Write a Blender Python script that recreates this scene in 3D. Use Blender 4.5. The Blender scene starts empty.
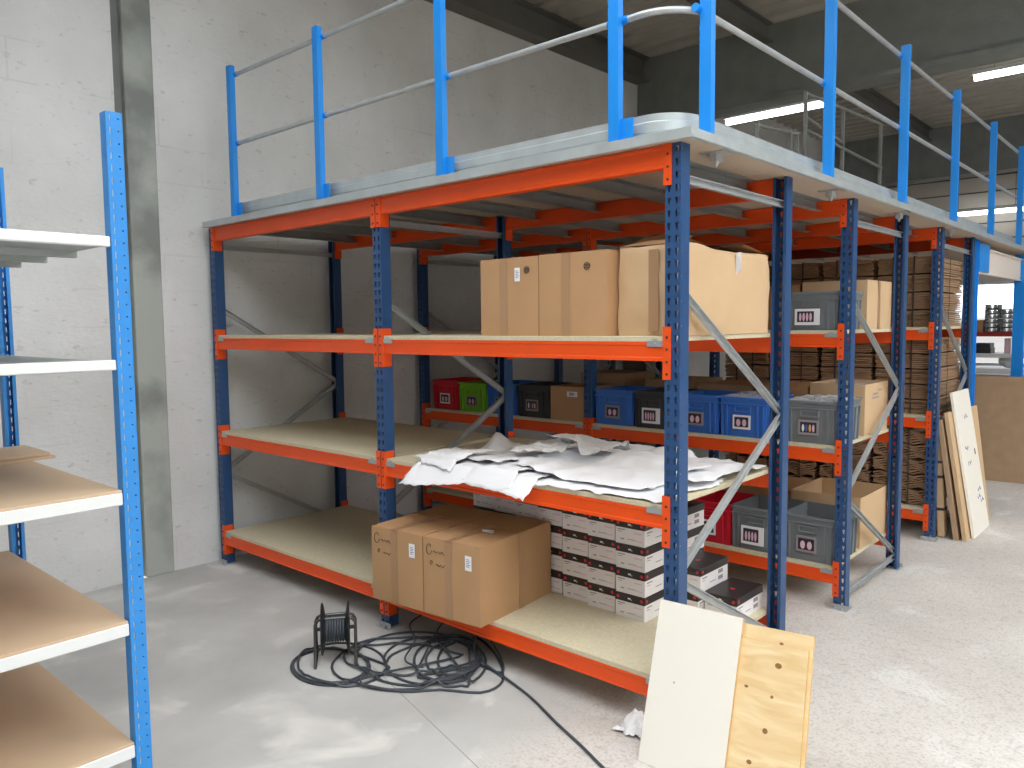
import bpy, bmesh, math, random
from mathutils import Vector, Matrix, noise
C = bpy.context.scene.collection
R = random.Random(7)
PI = math.pi

# ------------------------------------------------------------------ camera model (fitted to the place)
CAM = Vector((1.5974, -2.7805, 1.7413)); YAW, PIT, ROL, FPX = 0.7334, 0.0762, -0.0105, 782.33
_f = Vector((-math.sin(YAW)*math.cos(PIT), math.cos(YAW)*math.cos(PIT), -math.sin(PIT)))
_r0 = Vector((math.cos(YAW), math.sin(YAW), 0)); _u0 = _r0.cross(_f)
_r = _r0*math.cos(ROL)+_u0*math.sin(ROL); _u = -_r0*math.sin(ROL)+_u0*math.cos(ROL)
def at(px, py, z=0.0):
    d = _f+_r*((px-512)/FPX)-_u*((py-384)/FPX)
    return CAM+d*((z-CAM.z)/d.z)

# ------------------------------------------------------------------ materials
def lin(r, g, b):
    f = lambda c: ((c/255+0.055)/1.055)**2.4 if c/255 > 0.04045 else c/255/12.92
    return (f(r), f(g), f(b), 1)
def mat(name, col, rough=0.6, metal=0.0, var=0.0, scale=6.0, bump=0.0, bscale=60.0, stretch=None, alpha=None, spec=None, emit=None):
    m = bpy.data.materials.new(name); m.use_nodes = True
    nt = m.node_tree; b = nt.nodes['Principled BSDF']
    b.inputs['Base Color'].default_value = col; b.inputs['Roughness'].default_value = rough; b.inputs['Metallic'].default_value = metal
    if spec is not None: b.inputs['Specular IOR Level'].default_value = spec
    if alpha is not None: b.inputs['Alpha'].default_value = alpha
    if emit: b.inputs['Emission Color'].default_value = (1, 1, 1, 1); b.inputs['Emission Strength'].default_value = emit
    if var or bump:
        tc = nt.nodes.new('ShaderNodeTexCoord'); mp = nt.nodes.new('ShaderNodeMapping')
        nt.links.new(tc.outputs['Object'], mp.inputs['Vector'])
        if stretch: mp.inputs['Scale'].default_value = stretch
        if var:
            n = nt.nodes.new('ShaderNodeTexNoise'); n.inputs['Scale'].default_value = scale; n.inputs['Detail'].default_value = 5
            nt.links.new(mp.outputs[0], n.inputs['Vector'])
            rp = nt.nodes.new('ShaderNodeMapRange'); rp.inputs[1].default_value = .3; rp.inputs[2].default_value = .7
            rp.inputs[3].default_value = 1-var; rp.inputs[4].default_value = 1+var*.6
            nt.links.new(n.outputs['Fac'], rp.inputs[0])
            mx = nt.nodes.new('ShaderNodeMix'); mx.data_type = 'RGBA'; mx.blend_type = 'MULTIPLY'; mx.inputs['Factor'].default_value = 1
            mx.inputs[6].default_value = col; nt.links.new(rp.outputs[0], mx.inputs[7])
            nt.links.new(mx.outputs[2], b.inputs['Base Color'])
        if bump:
            n2 = nt.nodes.new('ShaderNodeTexNoise'); n2.inputs['Scale'].default_value = bscale; n2.inputs['Detail'].default_value = 6
            nt.links.new(mp.outputs[0], n2.inputs['Vector'])
            bp = nt.nodes.new('ShaderNodeBump'); bp.inputs['Strength'].default_value = bump; bp.inputs['Distance'].default_value = .02
            nt.links.new(n2.outputs['Fac'], bp.inputs['Height']); nt.links.new(bp.outputs[0], b.inputs['Normal'])
    return m
M = {}
M['orange'] = mat('orange_paint', lin(234, 80, 10), .42, var=.05, scale=3)
M['navy'] = mat('navy_paint', lin(38, 74, 120), .4, var=.06, scale=4)
M['rail_blue'] = mat('rail_blue_paint', lin(22, 138, 228), .38, var=.04)
M['shelf_blue'] = mat('shelf_blue_paint', lin(46, 138, 216), .42, var=.05)
M['galv'] = mat('galvanised_steel', lin(188, 192, 194), .42, .55, var=.10, scale=14)
M['galv_matt'] = mat('galvanised_sheet', lin(188, 195, 197), .42, .42, var=.10, scale=9)
M['zinc'] = mat('zinc_clip', lin(170, 176, 180), .4, .5)
M['white_paint'] = mat('white_paint', lin(226, 228, 228), .45)
M['grey_shelf'] = mat('grey_steel_shelf', lin(172, 178, 176), .5, .2)
M['chip'] = mat('chipboard', lin(206, 196, 168), .75, var=.10, scale=70, bump=.08, bscale=160)
M['mdf'] = mat('tan_board', lin(205, 178, 148), .6, var=.05, scale=3)
M['under'] = mat('brown_chipboard', lin(192, 174, 154), .8, var=.08, scale=60)
M['card'] = mat('cardboard', lin(184, 144, 104), .8, var=.05, scale=5)
M['card_pale'] = mat('pale_cardboard', lin(204, 172, 134), .8, var=.05, scale=5)
M['card_dull'] = mat('dull_cardboard', lin(176, 146, 116), .85, var=.10, scale=9)
M['card_edge'] = mat('flat_cardboard', lin(160, 128, 98), .85, var=.28, scale=14, stretch=(1, 1, 9))
M['tape'] = mat('packing_tape', lin(170, 134, 100), .28)
M['paper'] = mat('white_tissue_paper', lin(236, 236, 239), .8, bump=.15, bscale=14)
M['sticker'] = mat('white_sticker', lin(236, 236, 240), .6)
M['ink'] = mat('black_ink', lin(64, 50, 44), .8)
M['ink_blue'] = mat('blue_ink', lin(92, 100, 150), .8)
M['black_lid'] = mat('black_card', lin(46, 42, 42), .42)
M['white_card'] = mat('white_card', lin(232, 228, 228), .6, var=.03)
M['red_dot'] = mat('red_print', lin(206, 46, 60), .5)
M['grey_print'] = mat('grey_print', lin(150, 140, 142), .6)
M['blue_print'] = mat('blue_edge_print', lin(44, 70, 150), .5)
M['crate_blue'] = mat('blue_plastic', lin(58, 114, 198), .35, var=.04)
M['crate_grey'] = mat('grey_plastic', lin(116, 122, 126), .38, var=.04)
M['crate_red'] = mat('red_plastic', lin(206, 30, 52), .35)
M['crate_green'] = mat('green_plastic', lin(120, 186, 42), .4)
M['crate_dark'] = mat('charcoal_plastic', lin(58, 60, 64), .4)
M['photo_dark'] = mat('dark_photo_print', lin(40, 40, 58), .4)
M['photo_pink'] = mat('pink_photo_print', lin(226, 190, 204), .5)
M['photo_gold'] = mat('gold_photo_print', lin(222, 176, 100), .5)
M['film'] = mat('clear_plastic_film', lin(222, 226, 230), .12, alpha=.45)
M['rubber'] = mat('black_rubber', lin(64, 70, 78), .45)
M['black_plastic'] = mat('black_plastic', lin(34, 36, 40), .4)
M['steel_tube'] = mat('dull_steel_tube', lin(92, 92, 90), .4, .6)
M['white_board'] = mat('white_laminate', lin(238, 234, 224), .5, var=.015, scale=2)
M['board_edge'] = mat('board_edge', lin(214, 176, 120), .8, var=.1, scale=20)
M['lamp'] = mat('fluorescent_tube', (1, 1, 1, 1), .4, emit=6.0)
M['dark_steel'] = mat('dark_painted_steel', lin(104, 104, 100), .6, var=.08)
M['conc_dark'] = mat('grey_precast_concrete', lin(134, 138, 136), .85, var=.12, scale=5, bump=.2, bscale=30)
M['roof'] = mat('corrugated_roof_sheet', lin(176, 172, 162), .6, var=.06)
M['strap'] = mat('dark_strap', lin(62, 50, 44), .7)
M['beige_paint'] = mat('beige_steel_paint', lin(226, 216, 206), .5)
M['red_beam'] = mat('red_steel_paint', lin(170, 50, 44), .5)
M['cladding'] = mat('pale_cladding', lin(216, 210, 200), .6, var=.06, scale=2)
M['jar'] = mat('glass_jar_tray', lin(206, 206, 200), .25, var=.1, scale=30)
M['jar_dark'] = mat('dark_tray', lin(84, 88, 92), .5)
M['rail_grey'] = mat('weathered_galvanised_tube', lin(128, 130, 126), .5, .3)
M['joist'] = mat('galvanised_joist', lin(150, 152, 150), .5, .3, var=.08, scale=9)
M['joint'] = mat('joint_sealant', lin(150, 148, 144), .9)
M['timber'] = mat('timber_post', lin(206, 168, 110), .7, var=.1, scale=8)

def plywood_mat():
    m = mat('knotty_plywood', lin(228, 192, 134), .6)
    nt = m.node_tree; b = nt.nodes['Principled BSDF']
    tc = nt.nodes.new('ShaderNodeTexCoord'); mp = nt.nodes.new('ShaderNodeMapping'); mp.inputs['Scale'].default_value = (2.0, 6, 9)
    nt.links.new(tc.outputs['Object'], mp.inputs[0])
    n = nt.nodes.new('ShaderNodeTexNoise'); n.inputs['Scale'].default_value = 2.2; n.inputs['Detail'].default_value = 6; n.inputs['Distortion'].default_value = 1.2
    nt.links.new(mp.outputs[0], n.inputs['Vector'])
    cr = nt.nodes.new('ShaderNodeValToRGB'); cr.color_ramp.elements[0].position = .3; cr.color_ramp.elements[0].color = lin(224, 190, 136)
    cr.color_ramp.elements[1].position = .68; cr.color_ramp.elements[1].color = lin(242, 220, 176)
    nt.links.new(n.outputs['Fac'], cr.inputs[0]); nt.links.new(cr.outputs[0], b.inputs['Base Color'])
    return m
M['ply'] = plywood_mat()
M['knot'] = mat('wood_knot', lin(150, 104, 60), .7, var=.2, scale=60)

def wall_mat():
    m = mat('whitewashed_blockwork', lin(206, 206, 204), .9)
    nt = m.node_tree; b = nt.nodes['Principled BSDF']; L = nt.links.new
    tc = nt.nodes.new('ShaderNodeTexCoord')
    n = nt.nodes.new('ShaderNodeTexNoise'); n.inputs['Scale'].default_value = 1.1; n.inputs['Detail'].default_value = 6; L(tc.outputs['Object'], n.inputs['Vector'])
    r1 = nt.nodes.new('ShaderNodeValToRGB'); r1.color_ramp.elements[0].position = .32; r1.color_ramp.elements[0].color = lin(210, 211, 210)
    r1.color_ramp.elements[1].position = .7; r1.color_ramp.elements[1].color = lin(232, 233, 234); L(n.outputs['Fac'], r1.inputs[0])
    mp = nt.nodes.new('ShaderNodeMapping'); mp.inputs['Scale'].default_value = (1, 1, 2.2); L(tc.outputs['Object'], mp.inputs[0])
    n2 = nt.nodes.new('ShaderNodeTexNoise'); n2.inputs['Scale'].default_value = 16; n2.inputs['Detail'].default_value = 3; L(mp.outputs[0], n2.inputs['Vector'])
    r2 = nt.nodes.new('ShaderNodeValToRGB'); r2.color_ramp.elements[0].position = .27; r2.color_ramp.elements[0].color = (.82, .82, .81, 1)
    r2.color_ramp.elements[1].position = .36; r2.color_ramp.elements[1].color = (1, 1, 1, 1); L(n2.outputs['Fac'], r2.inputs[0])
    mx = nt.nodes.new('ShaderNodeMix'); mx.data_type = 'RGBA'; mx.blend_type = 'MULTIPLY'; mx.inputs['Factor'].default_value = 1
    L(r1.outputs[0], mx.inputs[6]); L(r2.outputs[0], mx.inputs[7])
    # block courses: faint joints, broken up by noise
    bk = nt.nodes.new('ShaderNodeTexBrick'); bk.inputs['Scale'].default_value = 1
    bk.inputs['Color1'].default_value = (1, 1, 1, 1); bk.inputs['Color2'].default_value = (.97, .97, .97, 1); bk.inputs['Mortar'].default_value = (.8, .8, .79, 1)
    bk.inputs['Mortar Size'].default_value = .006; bk.inputs['Brick Width'].default_value = .6; bk.inputs['Row Height'].default_value = .25
    sx = nt.nodes.new('ShaderNodeSeparateXYZ'); cx = nt.nodes.new('ShaderNodeCombineXYZ'); L(tc.outputs['Object'], sx.inputs[0])
    L(sx.outputs[1], cx.inputs[0]); L(sx.outputs[2], cx.inputs[1]); L(cx.outputs[0], bk.inputs['Vector'])
    n3 = nt.nodes.new('ShaderNodeTexNoise'); n3.inputs['Scale'].default_value = 1.7; L(tc.outputs['Object'], n3.inputs['Vector'])
    r3 = nt.nodes.new('ShaderNodeMapRange'); r3.inputs[1].default_value = .5; r3.inputs[2].default_value = .75; r3.inputs[3].default_value = 0; r3.inputs[4].default_value = .8; L(n3.outputs['Fac'], r3.inputs[0])
    mx2 = nt.nodes.new('ShaderNodeMix'); mx2.data_type = 'RGBA'; mx2.blend_type = 'MULTIPLY'; L(r3.outputs[0], mx2.inputs['Factor'])
    L(mx.outputs[2], mx2.inputs[6]); L(bk.outputs['Color'], mx2.inputs[7]); L(mx2.outputs[2], b.inputs['Base Color'])
    bp = nt.nodes.new('ShaderNodeBump'); bp.inputs['Strength'].default_value = .35; bp.inputs['Distance'].default_value = .02
    n4 = nt.nodes.new('ShaderNodeTexNoise'); n4.inputs['Scale'].default_value = 24; n4.inputs['Detail'].default_value = 6; L(mp.outputs[0], n4.inputs['Vector'])
    L(n4.outputs['Fac'], bp.inputs['Height']); L(bp.outputs[0], b.inputs['Normal'])
    return m
M['wall'] = wall_mat()

def floor_mat():
    m = mat('worn_concrete_floor', lin(190, 188, 184), .7)
    nt = m.node_tree; b = nt.nodes['Principled BSDF']; L = nt.links.new
    tc = nt.nodes.new('ShaderNodeTexCoord')
    def ns(s, d=6, dist=0.0):
        n = nt.nodes.new('ShaderNodeTexNoise'); n.inputs['Scale'].default_value = s; n.inputs['Detail'].default_value = d; n.inputs['Distortion'].default_value = dist
        L(tc.outputs['Object'], n.inputs['Vector']); return n.outputs['Fac']
    def ramp(src, p0, c0, p1, c1):
        r = nt.nodes.new('ShaderNodeValToRGB'); r.color_ramp.elements[0].position = p0; r.color_ramp.elements[0].color = c0
        r.color_ramp.elements[1].position = p1; r.color_ramp.elements[1].color = c1; L(src, r.inputs[0]); return r.outputs[0]
    def mix(a, bb, fac, mode='MIX'):
        x = nt.nodes.new('ShaderNodeMix'); x.data_type = 'RGBA'; x.blend_type = mode
        L(a, x.inputs[6]); L(bb, x.inputs[7])
        if isinstance(fac, float): x.inputs['Factor'].default_value = fac
        else: L(fac, x.inputs['Factor'])
        return x.outputs[2]
    smooth = ramp(ns(1.3), .32, lin(172, 172, 170), .68, lin(204, 204, 202))
    white = ramp(ns(2.6, 7, .6), .56, (0, 0, 0, 1), .72, (1, 1, 1, 1))
    wcol = nt.nodes.new('ShaderNodeRGB'); wcol.outputs[0].default_value = lin(218, 216, 212)
    smooth = mix(smooth, wcol.outputs[0], white)
    rough = ramp(ns(1.0), .3, lin(190, 184, 178), .7, lin(214, 209, 204))
    rough = mix(rough, wcol.outputs[0], white)
    speck = ramp(ns(70, 3), .30, (.68, .65, .63, 1), .50, (1, 1, 1, 1))
    speck2 = ramp(ns(22, 5), .28, (.78, .76, .74, 1), .48, (1, 1, 1, 1))
    rough = mix(mix(rough, speck, .8, 'MULTIPLY'), speck2, .7, 'MULTIPLY')
    # the rough aggregate slab lies on the +x side of the joint
    sx = nt.nodes.new('ShaderNodeSeparateXYZ'); L(tc.outputs['Object'], sx.inputs[0])
    ad = nt.nodes.new('ShaderNodeMath'); ad.operation = 'MULTIPLY_ADD'; ad.inputs[1].default_value = 0.25; L(sx.outputs[1], ad.inputs[0]); L(sx.outputs[0], ad.inputs[2])
    wv = nt.nodes.new('ShaderNodeMath'); wv.operation = 'MULTIPLY_ADD'; wv.inputs[1].default_value = .9; L(ns(1.5), wv.inputs[0]); L(ad.outputs[0], wv.inputs[2])
    side = nt.nodes.new('ShaderNodeMapRange'); side.inputs[1].default_value = -.35; side.inputs[2].default_value = .05; L(wv.outputs[0], side.inputs[0])
    col = mix(smooth, rough, side.outputs[0]); L(col, b.inputs['Base Color'])
    bp = nt.nodes.new('ShaderNodeBump'); bp.inputs['Distance'].default_value = .008; L(ns(60, 4), bp.inputs['Height'])
    sm = nt.nodes.new('ShaderNodeMath'); sm.operation = 'MULTIPLY_ADD'; sm.inputs[1].default_value = .35; sm.inputs[2].default_value = .06; L(side.outputs[0], sm.inputs[0]); L(sm.outputs[0], bp.inputs['Strength'])
    L(bp.outputs[0], b.inputs['Normal'])
    return m
M['floor'] = floor_mat()

def pillar_mat():
    m = mat('stained_pillar_concrete', lin(150, 152, 146), .85)
    nt = m.node_tree; b = nt.nodes['Principled BSDF']; L = nt.links.new
    tc = nt.nodes.new('ShaderNodeTexCoord'); n = nt.nodes.new('ShaderNodeTexNoise'); n.inputs['Scale'].default_value = 2.2; n.inputs['Detail'].default_value = 5
    L(tc.outputs['Object'], n.inputs['Vector'])
    r = nt.nodes.new('ShaderNodeValToRGB'); r.color_ramp.elements[0].position = .36; r.color_ramp.elements[0].color = lin(136, 140, 136)
    r.color_ramp.elements[1].position = .56; r.color_ramp.elements[1].color = lin(178, 184, 178); L(n.outputs['Fac'], r.inputs[0]); L(r.outputs[0], b.inputs['Base Color'])
    return m
M['pillar'] = pillar_mat()

# ------------------------------------------------------------------ mesh helpers
class MB:
    def __init__(s): s.v = []; s.f = []; s.mi = []; s.mats = []
    def _m(s, m):
        if m not in s.mats: s.mats.append(m)
        return s.mats.index(m)
    def add(s, vs, fs, m=None):
        o = len(s.v); s.v += [Vector(p) for p in vs]; i = s._m(m)
        for f in fs: s.f.append([k+o for k in f]); s.mi.append(i)
    def box(s, lo, hi, m=None, X=None):
        x0, y0, z0 = lo; x1, y1, z1 = hi
        vs = [(x0,y0,z0),(x1,y0,z0),(x1,y1,z0),(x0,y1,z0),(x0,y0,z1),(x1,y0,z1),(x1,y1,z1),(x0,y1,z1)]
        if X: vs = [X @ Vector(v) for v in vs]
        s.add(vs, [(0,3,2,1),(4,5,6,7),(0,1,5,4),(1,2,6,5),(2,3,7,6),(3,0,4,7)], m)
    def prism(s, poly, a, b, m=None):   # poly: list of 2-D; a, b: functions mapping 2-D to the two end points
        n = len(poly)
        vs = [a(p) for p in poly]+[b(p) for p in poly]
        s.add(vs, [tuple(range(n-1, -1, -1)), tuple(range(n, 2*n))]+[(i, (i+1) % n, n+(i+1) % n, n+i) for i in range(n)], m)
    def bar(s, p, q, w, h, m=None, up=(0, 0, 1)):
        p, q = Vector(p), Vector(q); d = (q-p).normalized(); up = Vector(up)
        sx = d.cross(up).normalized(); u = sx.cross(d)
        vs = [e+sx*a*w/2+u*b*h/2 for e in (p, q) for a, b in ((-1,-1),(1,-1),(1,1),(-1,1))]
        s.add(vs, [(3,2,1,0),(4,5,6,7),(0,1,5,4),(1,2,6,5),(2,3,7,6),(3,0,4,7)], m)
    def tube(s, pts, r, n=8, m=None, closed=False):
        pts = [Vector(p) for p in pts]; N = len(pts); vs = []; fs = []
        nrm = None
        for i, p in enumerate(pts):
            if closed: t = (pts[(i+1) % N]-pts[i-1]).normalized()
            else: t = (pts[min(i+1, N-1)]-pts[max(i-1, 0)]).normalized()
            if nrm is None:
                nrm = t.orthogonal().normalized()
            nrm = (nrm-t*nrm.dot(t)).normalized(); bi = t.cross(nrm)
            rr = r[i] if isinstance(r, (list, tuple)) else r
            vs += [p+(nrm*math.cos(2*PI*k/n)+bi*math.sin(2*PI*k/n))*rr for k in range(n)]
        for i in range(N if closed else N-1):
            j = (i+1) % N
            fs += [(i*n+k, i*n+(k+1) % n, j*n+(k+1) % n, j*n+k) for k in range(n)]
        if not closed: fs += [tuple(range(n-1, -1, -1)), tuple((N-1)*n+k for k in range(n))]
        s.add(vs, fs, m)
    def lathe(s, prof, o, axis, n=24, m=None):     # prof: (radius, offset along axis)
        axis = Vector(axis).normalized(); a = axis.orthogonal().normalized(); b = axis.cross(a); o = Vector(o)
        vs = []; fs = []
        for r, h in prof: vs += [o+axis*h+(a*math.cos(2*PI*k/n)+b*math.sin(2*PI*k/n))*r for k in range(n)]
        for i in range(len(prof)-1): fs += [(i*n+k, i*n+(k+1) % n, (i+1)*n+(k+1) % n, (i+1)*n+k) for k in range(n)]
        fs += [tuple(range(n-1, -1, -1)), tuple((len(prof)-1)*n+k for k in range(n))]
        s.add(vs, fs, m)
    def mesh(s, name, bevel=0, smooth=False, segs=1):
        me = bpy.data.meshes.new(name); me.from_pydata([tuple(v) for v in s.v], [], s.f)
        for m in s.mats: me.materials.append(m)
        me.polygons.foreach_set('material_index', s.mi)
        bm = bmesh.new(); bm.from_mesh(me); bmesh.ops.recalc_face_normals(bm, faces=bm.faces)
        if bevel: bmesh.ops.bevel(bm, geom=[e for e in bm.edges if len(e.link_faces) == 2 and e.calc_face_angle(0) > .5], offset=bevel, segments=segs, affect='EDGES', clamp_overlap=True)
        if smooth:
            for f in bm.faces: f.smooth = True
            for e in bm.edges:
                if e.calc_face_angle(0) > .7: e.smooth = False
        bm.to_mesh(me); bm.free(); me.update(); return me
    def build(s, name, parent=None, bevel=0, smooth=False, segs=1):
        return link(name, s.mesh(name, bevel, smooth, segs), parent)
def link(name, me, parent=None, loc=None, rotz=None):
    o = bpy.data.objects.new(name, me); C.objects.link(o)
    if parent: o.parent = parent
    if loc is not None: o.location = loc
    if rotz is not None: o.rotation_euler = (0, 0, rotz)
    return o
def thing(name, label, cat, loc=(0, 0, 0), rz=0, group=None):
    o = bpy.data.objects.new(name, None); C.objects.link(o); o.location = loc; o.rotation_euler = (0, 0, rz)
    o.empty_display_size = .1; return tag(o, label, cat, group)
def tag(o, label, cat, group=None, kind=None):
    o['label'] = label; o['category'] = cat
    if group: o['group'] = group
    if kind: o['kind'] = kind
    return o
def struct(o): o['kind'] = 'structure'; return o
def dup(root, loc, rz, label, group=None):
    r = root.copy(); C.objects.link(r); r.location = loc; r.rotation_euler = (0, 0, rz); r['label'] = label
    if group: r['group'] = group
    for ch in list(root.children):
        c = ch.copy(); C.objects.link(c); c.parent = r
        for g in ch.children:
            d = g.copy(); C.objects.link(d); d.parent = c
    return r

# ------------------------------------------------------------------ dimensions of the racking
W, D, BAY, DEP, H = .0704, .0693, 1.88, 1.087, 2.45
ROWS = (0.0, 1.97, 3.94)
ZB = (.2262, .9675, 1.663, 2.448); BH = .079; BT = .022       # beam tops, beam height, board thickness
Z0, Z1, Z2 = [z+BT for z in ZB[:3]]                              # shelf surfaces

# ------------------------------------------------------------------ the setting
def rooflight_mat():
    m = bpy.data.materials.new('clear_rooflight_sheet'); m.use_nodes = True; nt = m.node_tree; nt.nodes.clear()
    o = nt.nodes.new('ShaderNodeOutputMaterial'); mx = nt.nodes.new('ShaderNodeMixShader'); tr = nt.nodes.new('ShaderNodeBsdfTransparent'); gl = nt.nodes.new('ShaderNodeBsdfGlossy')
    tr.inputs[0].default_value = (.93, .95, .95, 1); gl.inputs['Roughness'].default_value = .2; mx.inputs[0].default_value = .06
    nt.links.new(tr.outputs[0], mx.inputs[1]); nt.links.new(gl.outputs[0], mx.inputs[2]); nt.links.new(mx.outputs[0], o.inputs[0]); return m
M['rooflight'] = rooflight_mat()
def setting():
    b = MB(); b.box((-3.9, -14, -.2), (16, 20, 0), M['floor']); struct(b.build('floor'))
    # floor joint strip, a shallow saw cut filled with dark sealant
    b = MB(); b.bar((-1.62, -.36, .0004), (-.15, -.78, .0004), .004, .0006, M['joint']); b.build('trim_1')['kind'] = 'structure'
    # wall of whitewashed blocks, the pillar let into it with an open joint
    b = MB()
    b.box((-4.2, -14, 0), (-3.9, -.585, 5.6), M['wall']); b.box((-4.2, -.325, 0), (-3.9, 20, 5.6), M['wall'])
    b.box((-4.2, -.585, 0), (-3.95, -.325, 5.6), M['conc_dark'])
    struct(b.build('wall_left'))
    b = MB(); b.box((-3.949, -.520, 0), (-3.889, -.3252, 5.3), M['pillar']); struct(b.build('pillar', bevel=.006))
    b = MB(); b.box((-3.898, 5.38, 0), (-3.55, 5.68, 4.15), M['conc_dark']); struct(b.build('pillar', bevel=.01))
    # eave girder along the wall: an I beam
    def ibeam(b, p, q, h, w, t, m):
        p, q = Vector(p), Vector(q)
        b.bar(p+Vector((0,0,h/2-t/2)), q+Vector((0,0,h/2-t/2)), w, t, m); b.bar(p-Vector((0,0,h/2-t/2)), q-Vector((0,0,h/2-t/2)), w, t, m)
        b.bar(p, q, t, h-2*t, m)
    b = MB(); ibeam(b, (-3.80, -12, 4.83), (-3.80, 5.68, 4.83), .29, .19, .016, M['dark_steel']); struct(b.build('trim_2'))
    # deep precast beams across the hall
    b = MB(); b.box((-3.89, 5.7, 4.17), (10, 6.0, 5.25), M['conc_dark']); b.box((-3.89, 5.66, 4.17), (10, 5.70, 4.22), M['conc_dark']); struct(b.build('trim_3'))
    b = MB(); b.box((-3.89, 12.1, 4.15), (10, 12.4, 5.25), M['conc_dark']); struct(b.build('trim_4'))
    # roof: trapezoidal sheet with ribs across the hall, on rafters
    b = MB(); poly = []
    y = -12.0
    prof = []
    while y < 16.5:
        prof += [(y, 4.98), (y+.09, 4.98), (y+.12, 5.03), (y+.25, 5.03)]; y += .28
    n = len(prof)
    glass = lambda p: -3.4 < p < -.4
    glass3 = lambda p: -5.4 < p < 7.6
    G = MB()
    for x0, x1, fn in ((-4.2, -1.7, lambda p: False), (-1.7, 2.2, glass), (2.2, 7.6, glass3), (7.6, 12, lambda p: False)):
        run = []
        for i in range(n):
            g = fn(prof[i][0])
            if run and g != run[0]: prof_, k = run[1], run[0]; run = [g, [prof[i-1], prof[i]]]; segs = True
            elif not run: run = [g, [prof[i]]]; segs = False
            else: run[1].append(prof[i]); segs = False
            for kk, pr in ([(k, prof_)] if segs else [])+([tuple(run)] if i == n-1 else []):
                m = len(pr); vs = [(x0, p, z) for p, z in pr]+[(x1, p, z) for p, z in pr]; f1 = [(q, q+1, m+q+1, m+q) for q in range(m-1)]
                if kk: G.add(vs, f1, M['rooflight'])
                else:
                    b.add(vs, f1, M['roof']); b.add([(x, y, z+.02) for x, y, z in vs], [tuple(reversed(f)) for f in f1], M['roof'])
    struct(b.build('ceiling')); struct(G.build('window_2'))
    for k, x in enumerate((-2.2, 2.1, 6.4)):
        b = MB(); ibeam(b, (x, 6.02, 4.87), (x, 12.08, 4.87), .2, .14, .012, M['dark_steel']); ibeam(b, (x, -12, 4.87), (x, 5.66, 4.87), .2, .14, .012, M['dark_steel'])
        struct(b.build('trim_%d' % (5+k)))
    # rear wall: pale cladding boards with a wide window
    b = MB(); y0, y1 = 13.6, 13.75; wx0, wx1, wz0, wz1 = -2.1, -.1, .9, 2.42
    b.box((-3.9, y0, 0), (16, y1, wz0), M['cladding']); b.box((-3.9, y0, wz1), (16, y1, 5.2), M['cladding'])
    b.box((-3.9, y0, wz0), (wx0, y1, wz1), M['cladding']); b.box((wx1, y0, wz0), (16, y1, wz1), M['cladding'])
    for z in [wz1+.2+.28*i for i in range(8)]: b.box((-3.85, y0-.012, z), (15.9, y0, z+.02), M['dark_steel'])
    struct(b.build('wall_back'))
    b = MB(); t = .05
    for lo, hi in (((wx0, y0, wz0), (wx1, y1, wz0+t)), ((wx0, y0, wz1-t), (wx1, y1, wz1)), ((wx0, y0, wz0+t), (wx0+t, y1, wz1-t)), ((wx1-t, y0, wz0+t), (wx1, y1, wz1-t)), ((-1.0, y0+.02, wz0+t), (-.95, y1-.02, wz1-t))):
        b.box(lo, hi, M['white_paint'])
    w = struct(b.build('window_1'))
    g = bpy.data.materials.new('window_glass'); g.use_nodes = True; nt = g.node_tree; nt.nodes.clear()
    o = nt.nodes.new('ShaderNodeOutputMaterial'); mx = nt.nodes.new('ShaderNodeMixShader'); tr = nt.nodes.new('ShaderNodeBsdfTransparent'); gl = nt.nodes.new('ShaderNodeBsdfGlossy')
    gl.inputs['Roughness'].default_value = .05; mx.inputs[0].default_value = .08
    nt.links.new(tr.outputs[0], mx.inputs[1]); nt.links.new(gl.outputs[0], mx.inputs[2]); nt.links.new(mx.outputs[0], o.inputs[0])
    for x0, x1 in ((wx0+t, -1.0), (-.95, wx1-t)):
        b = MB(); b.box((x0, y0+.06, wz0+t), (x1, y0+.066, wz1-t), g); b.build('pane', w)
    # unseen right-hand wall of the hall, lower part closed to block side light
    b = MB(); b.box((9.0, -14, 3.4), (9.3, 13.6, 5.6), M['cladding'])
    b.box((9.0, -14, 0), (9.3, 13.6, 3.4), M['cladding'])
    struct(b.build('wall_right'))
    b = MB(); b.box((-3.9, -12.3, 0), (2.0, -12, 5.6), M['cladding']); b.box((5.0, -12.3, 0), (9.0, -12, 5.6), M['cladding']); b.box((2.0, -12.3, 3.4), (5.0, -12, 5.6), M['cladding'])
    struct(b.build('wall_front'))
setting()

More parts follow.
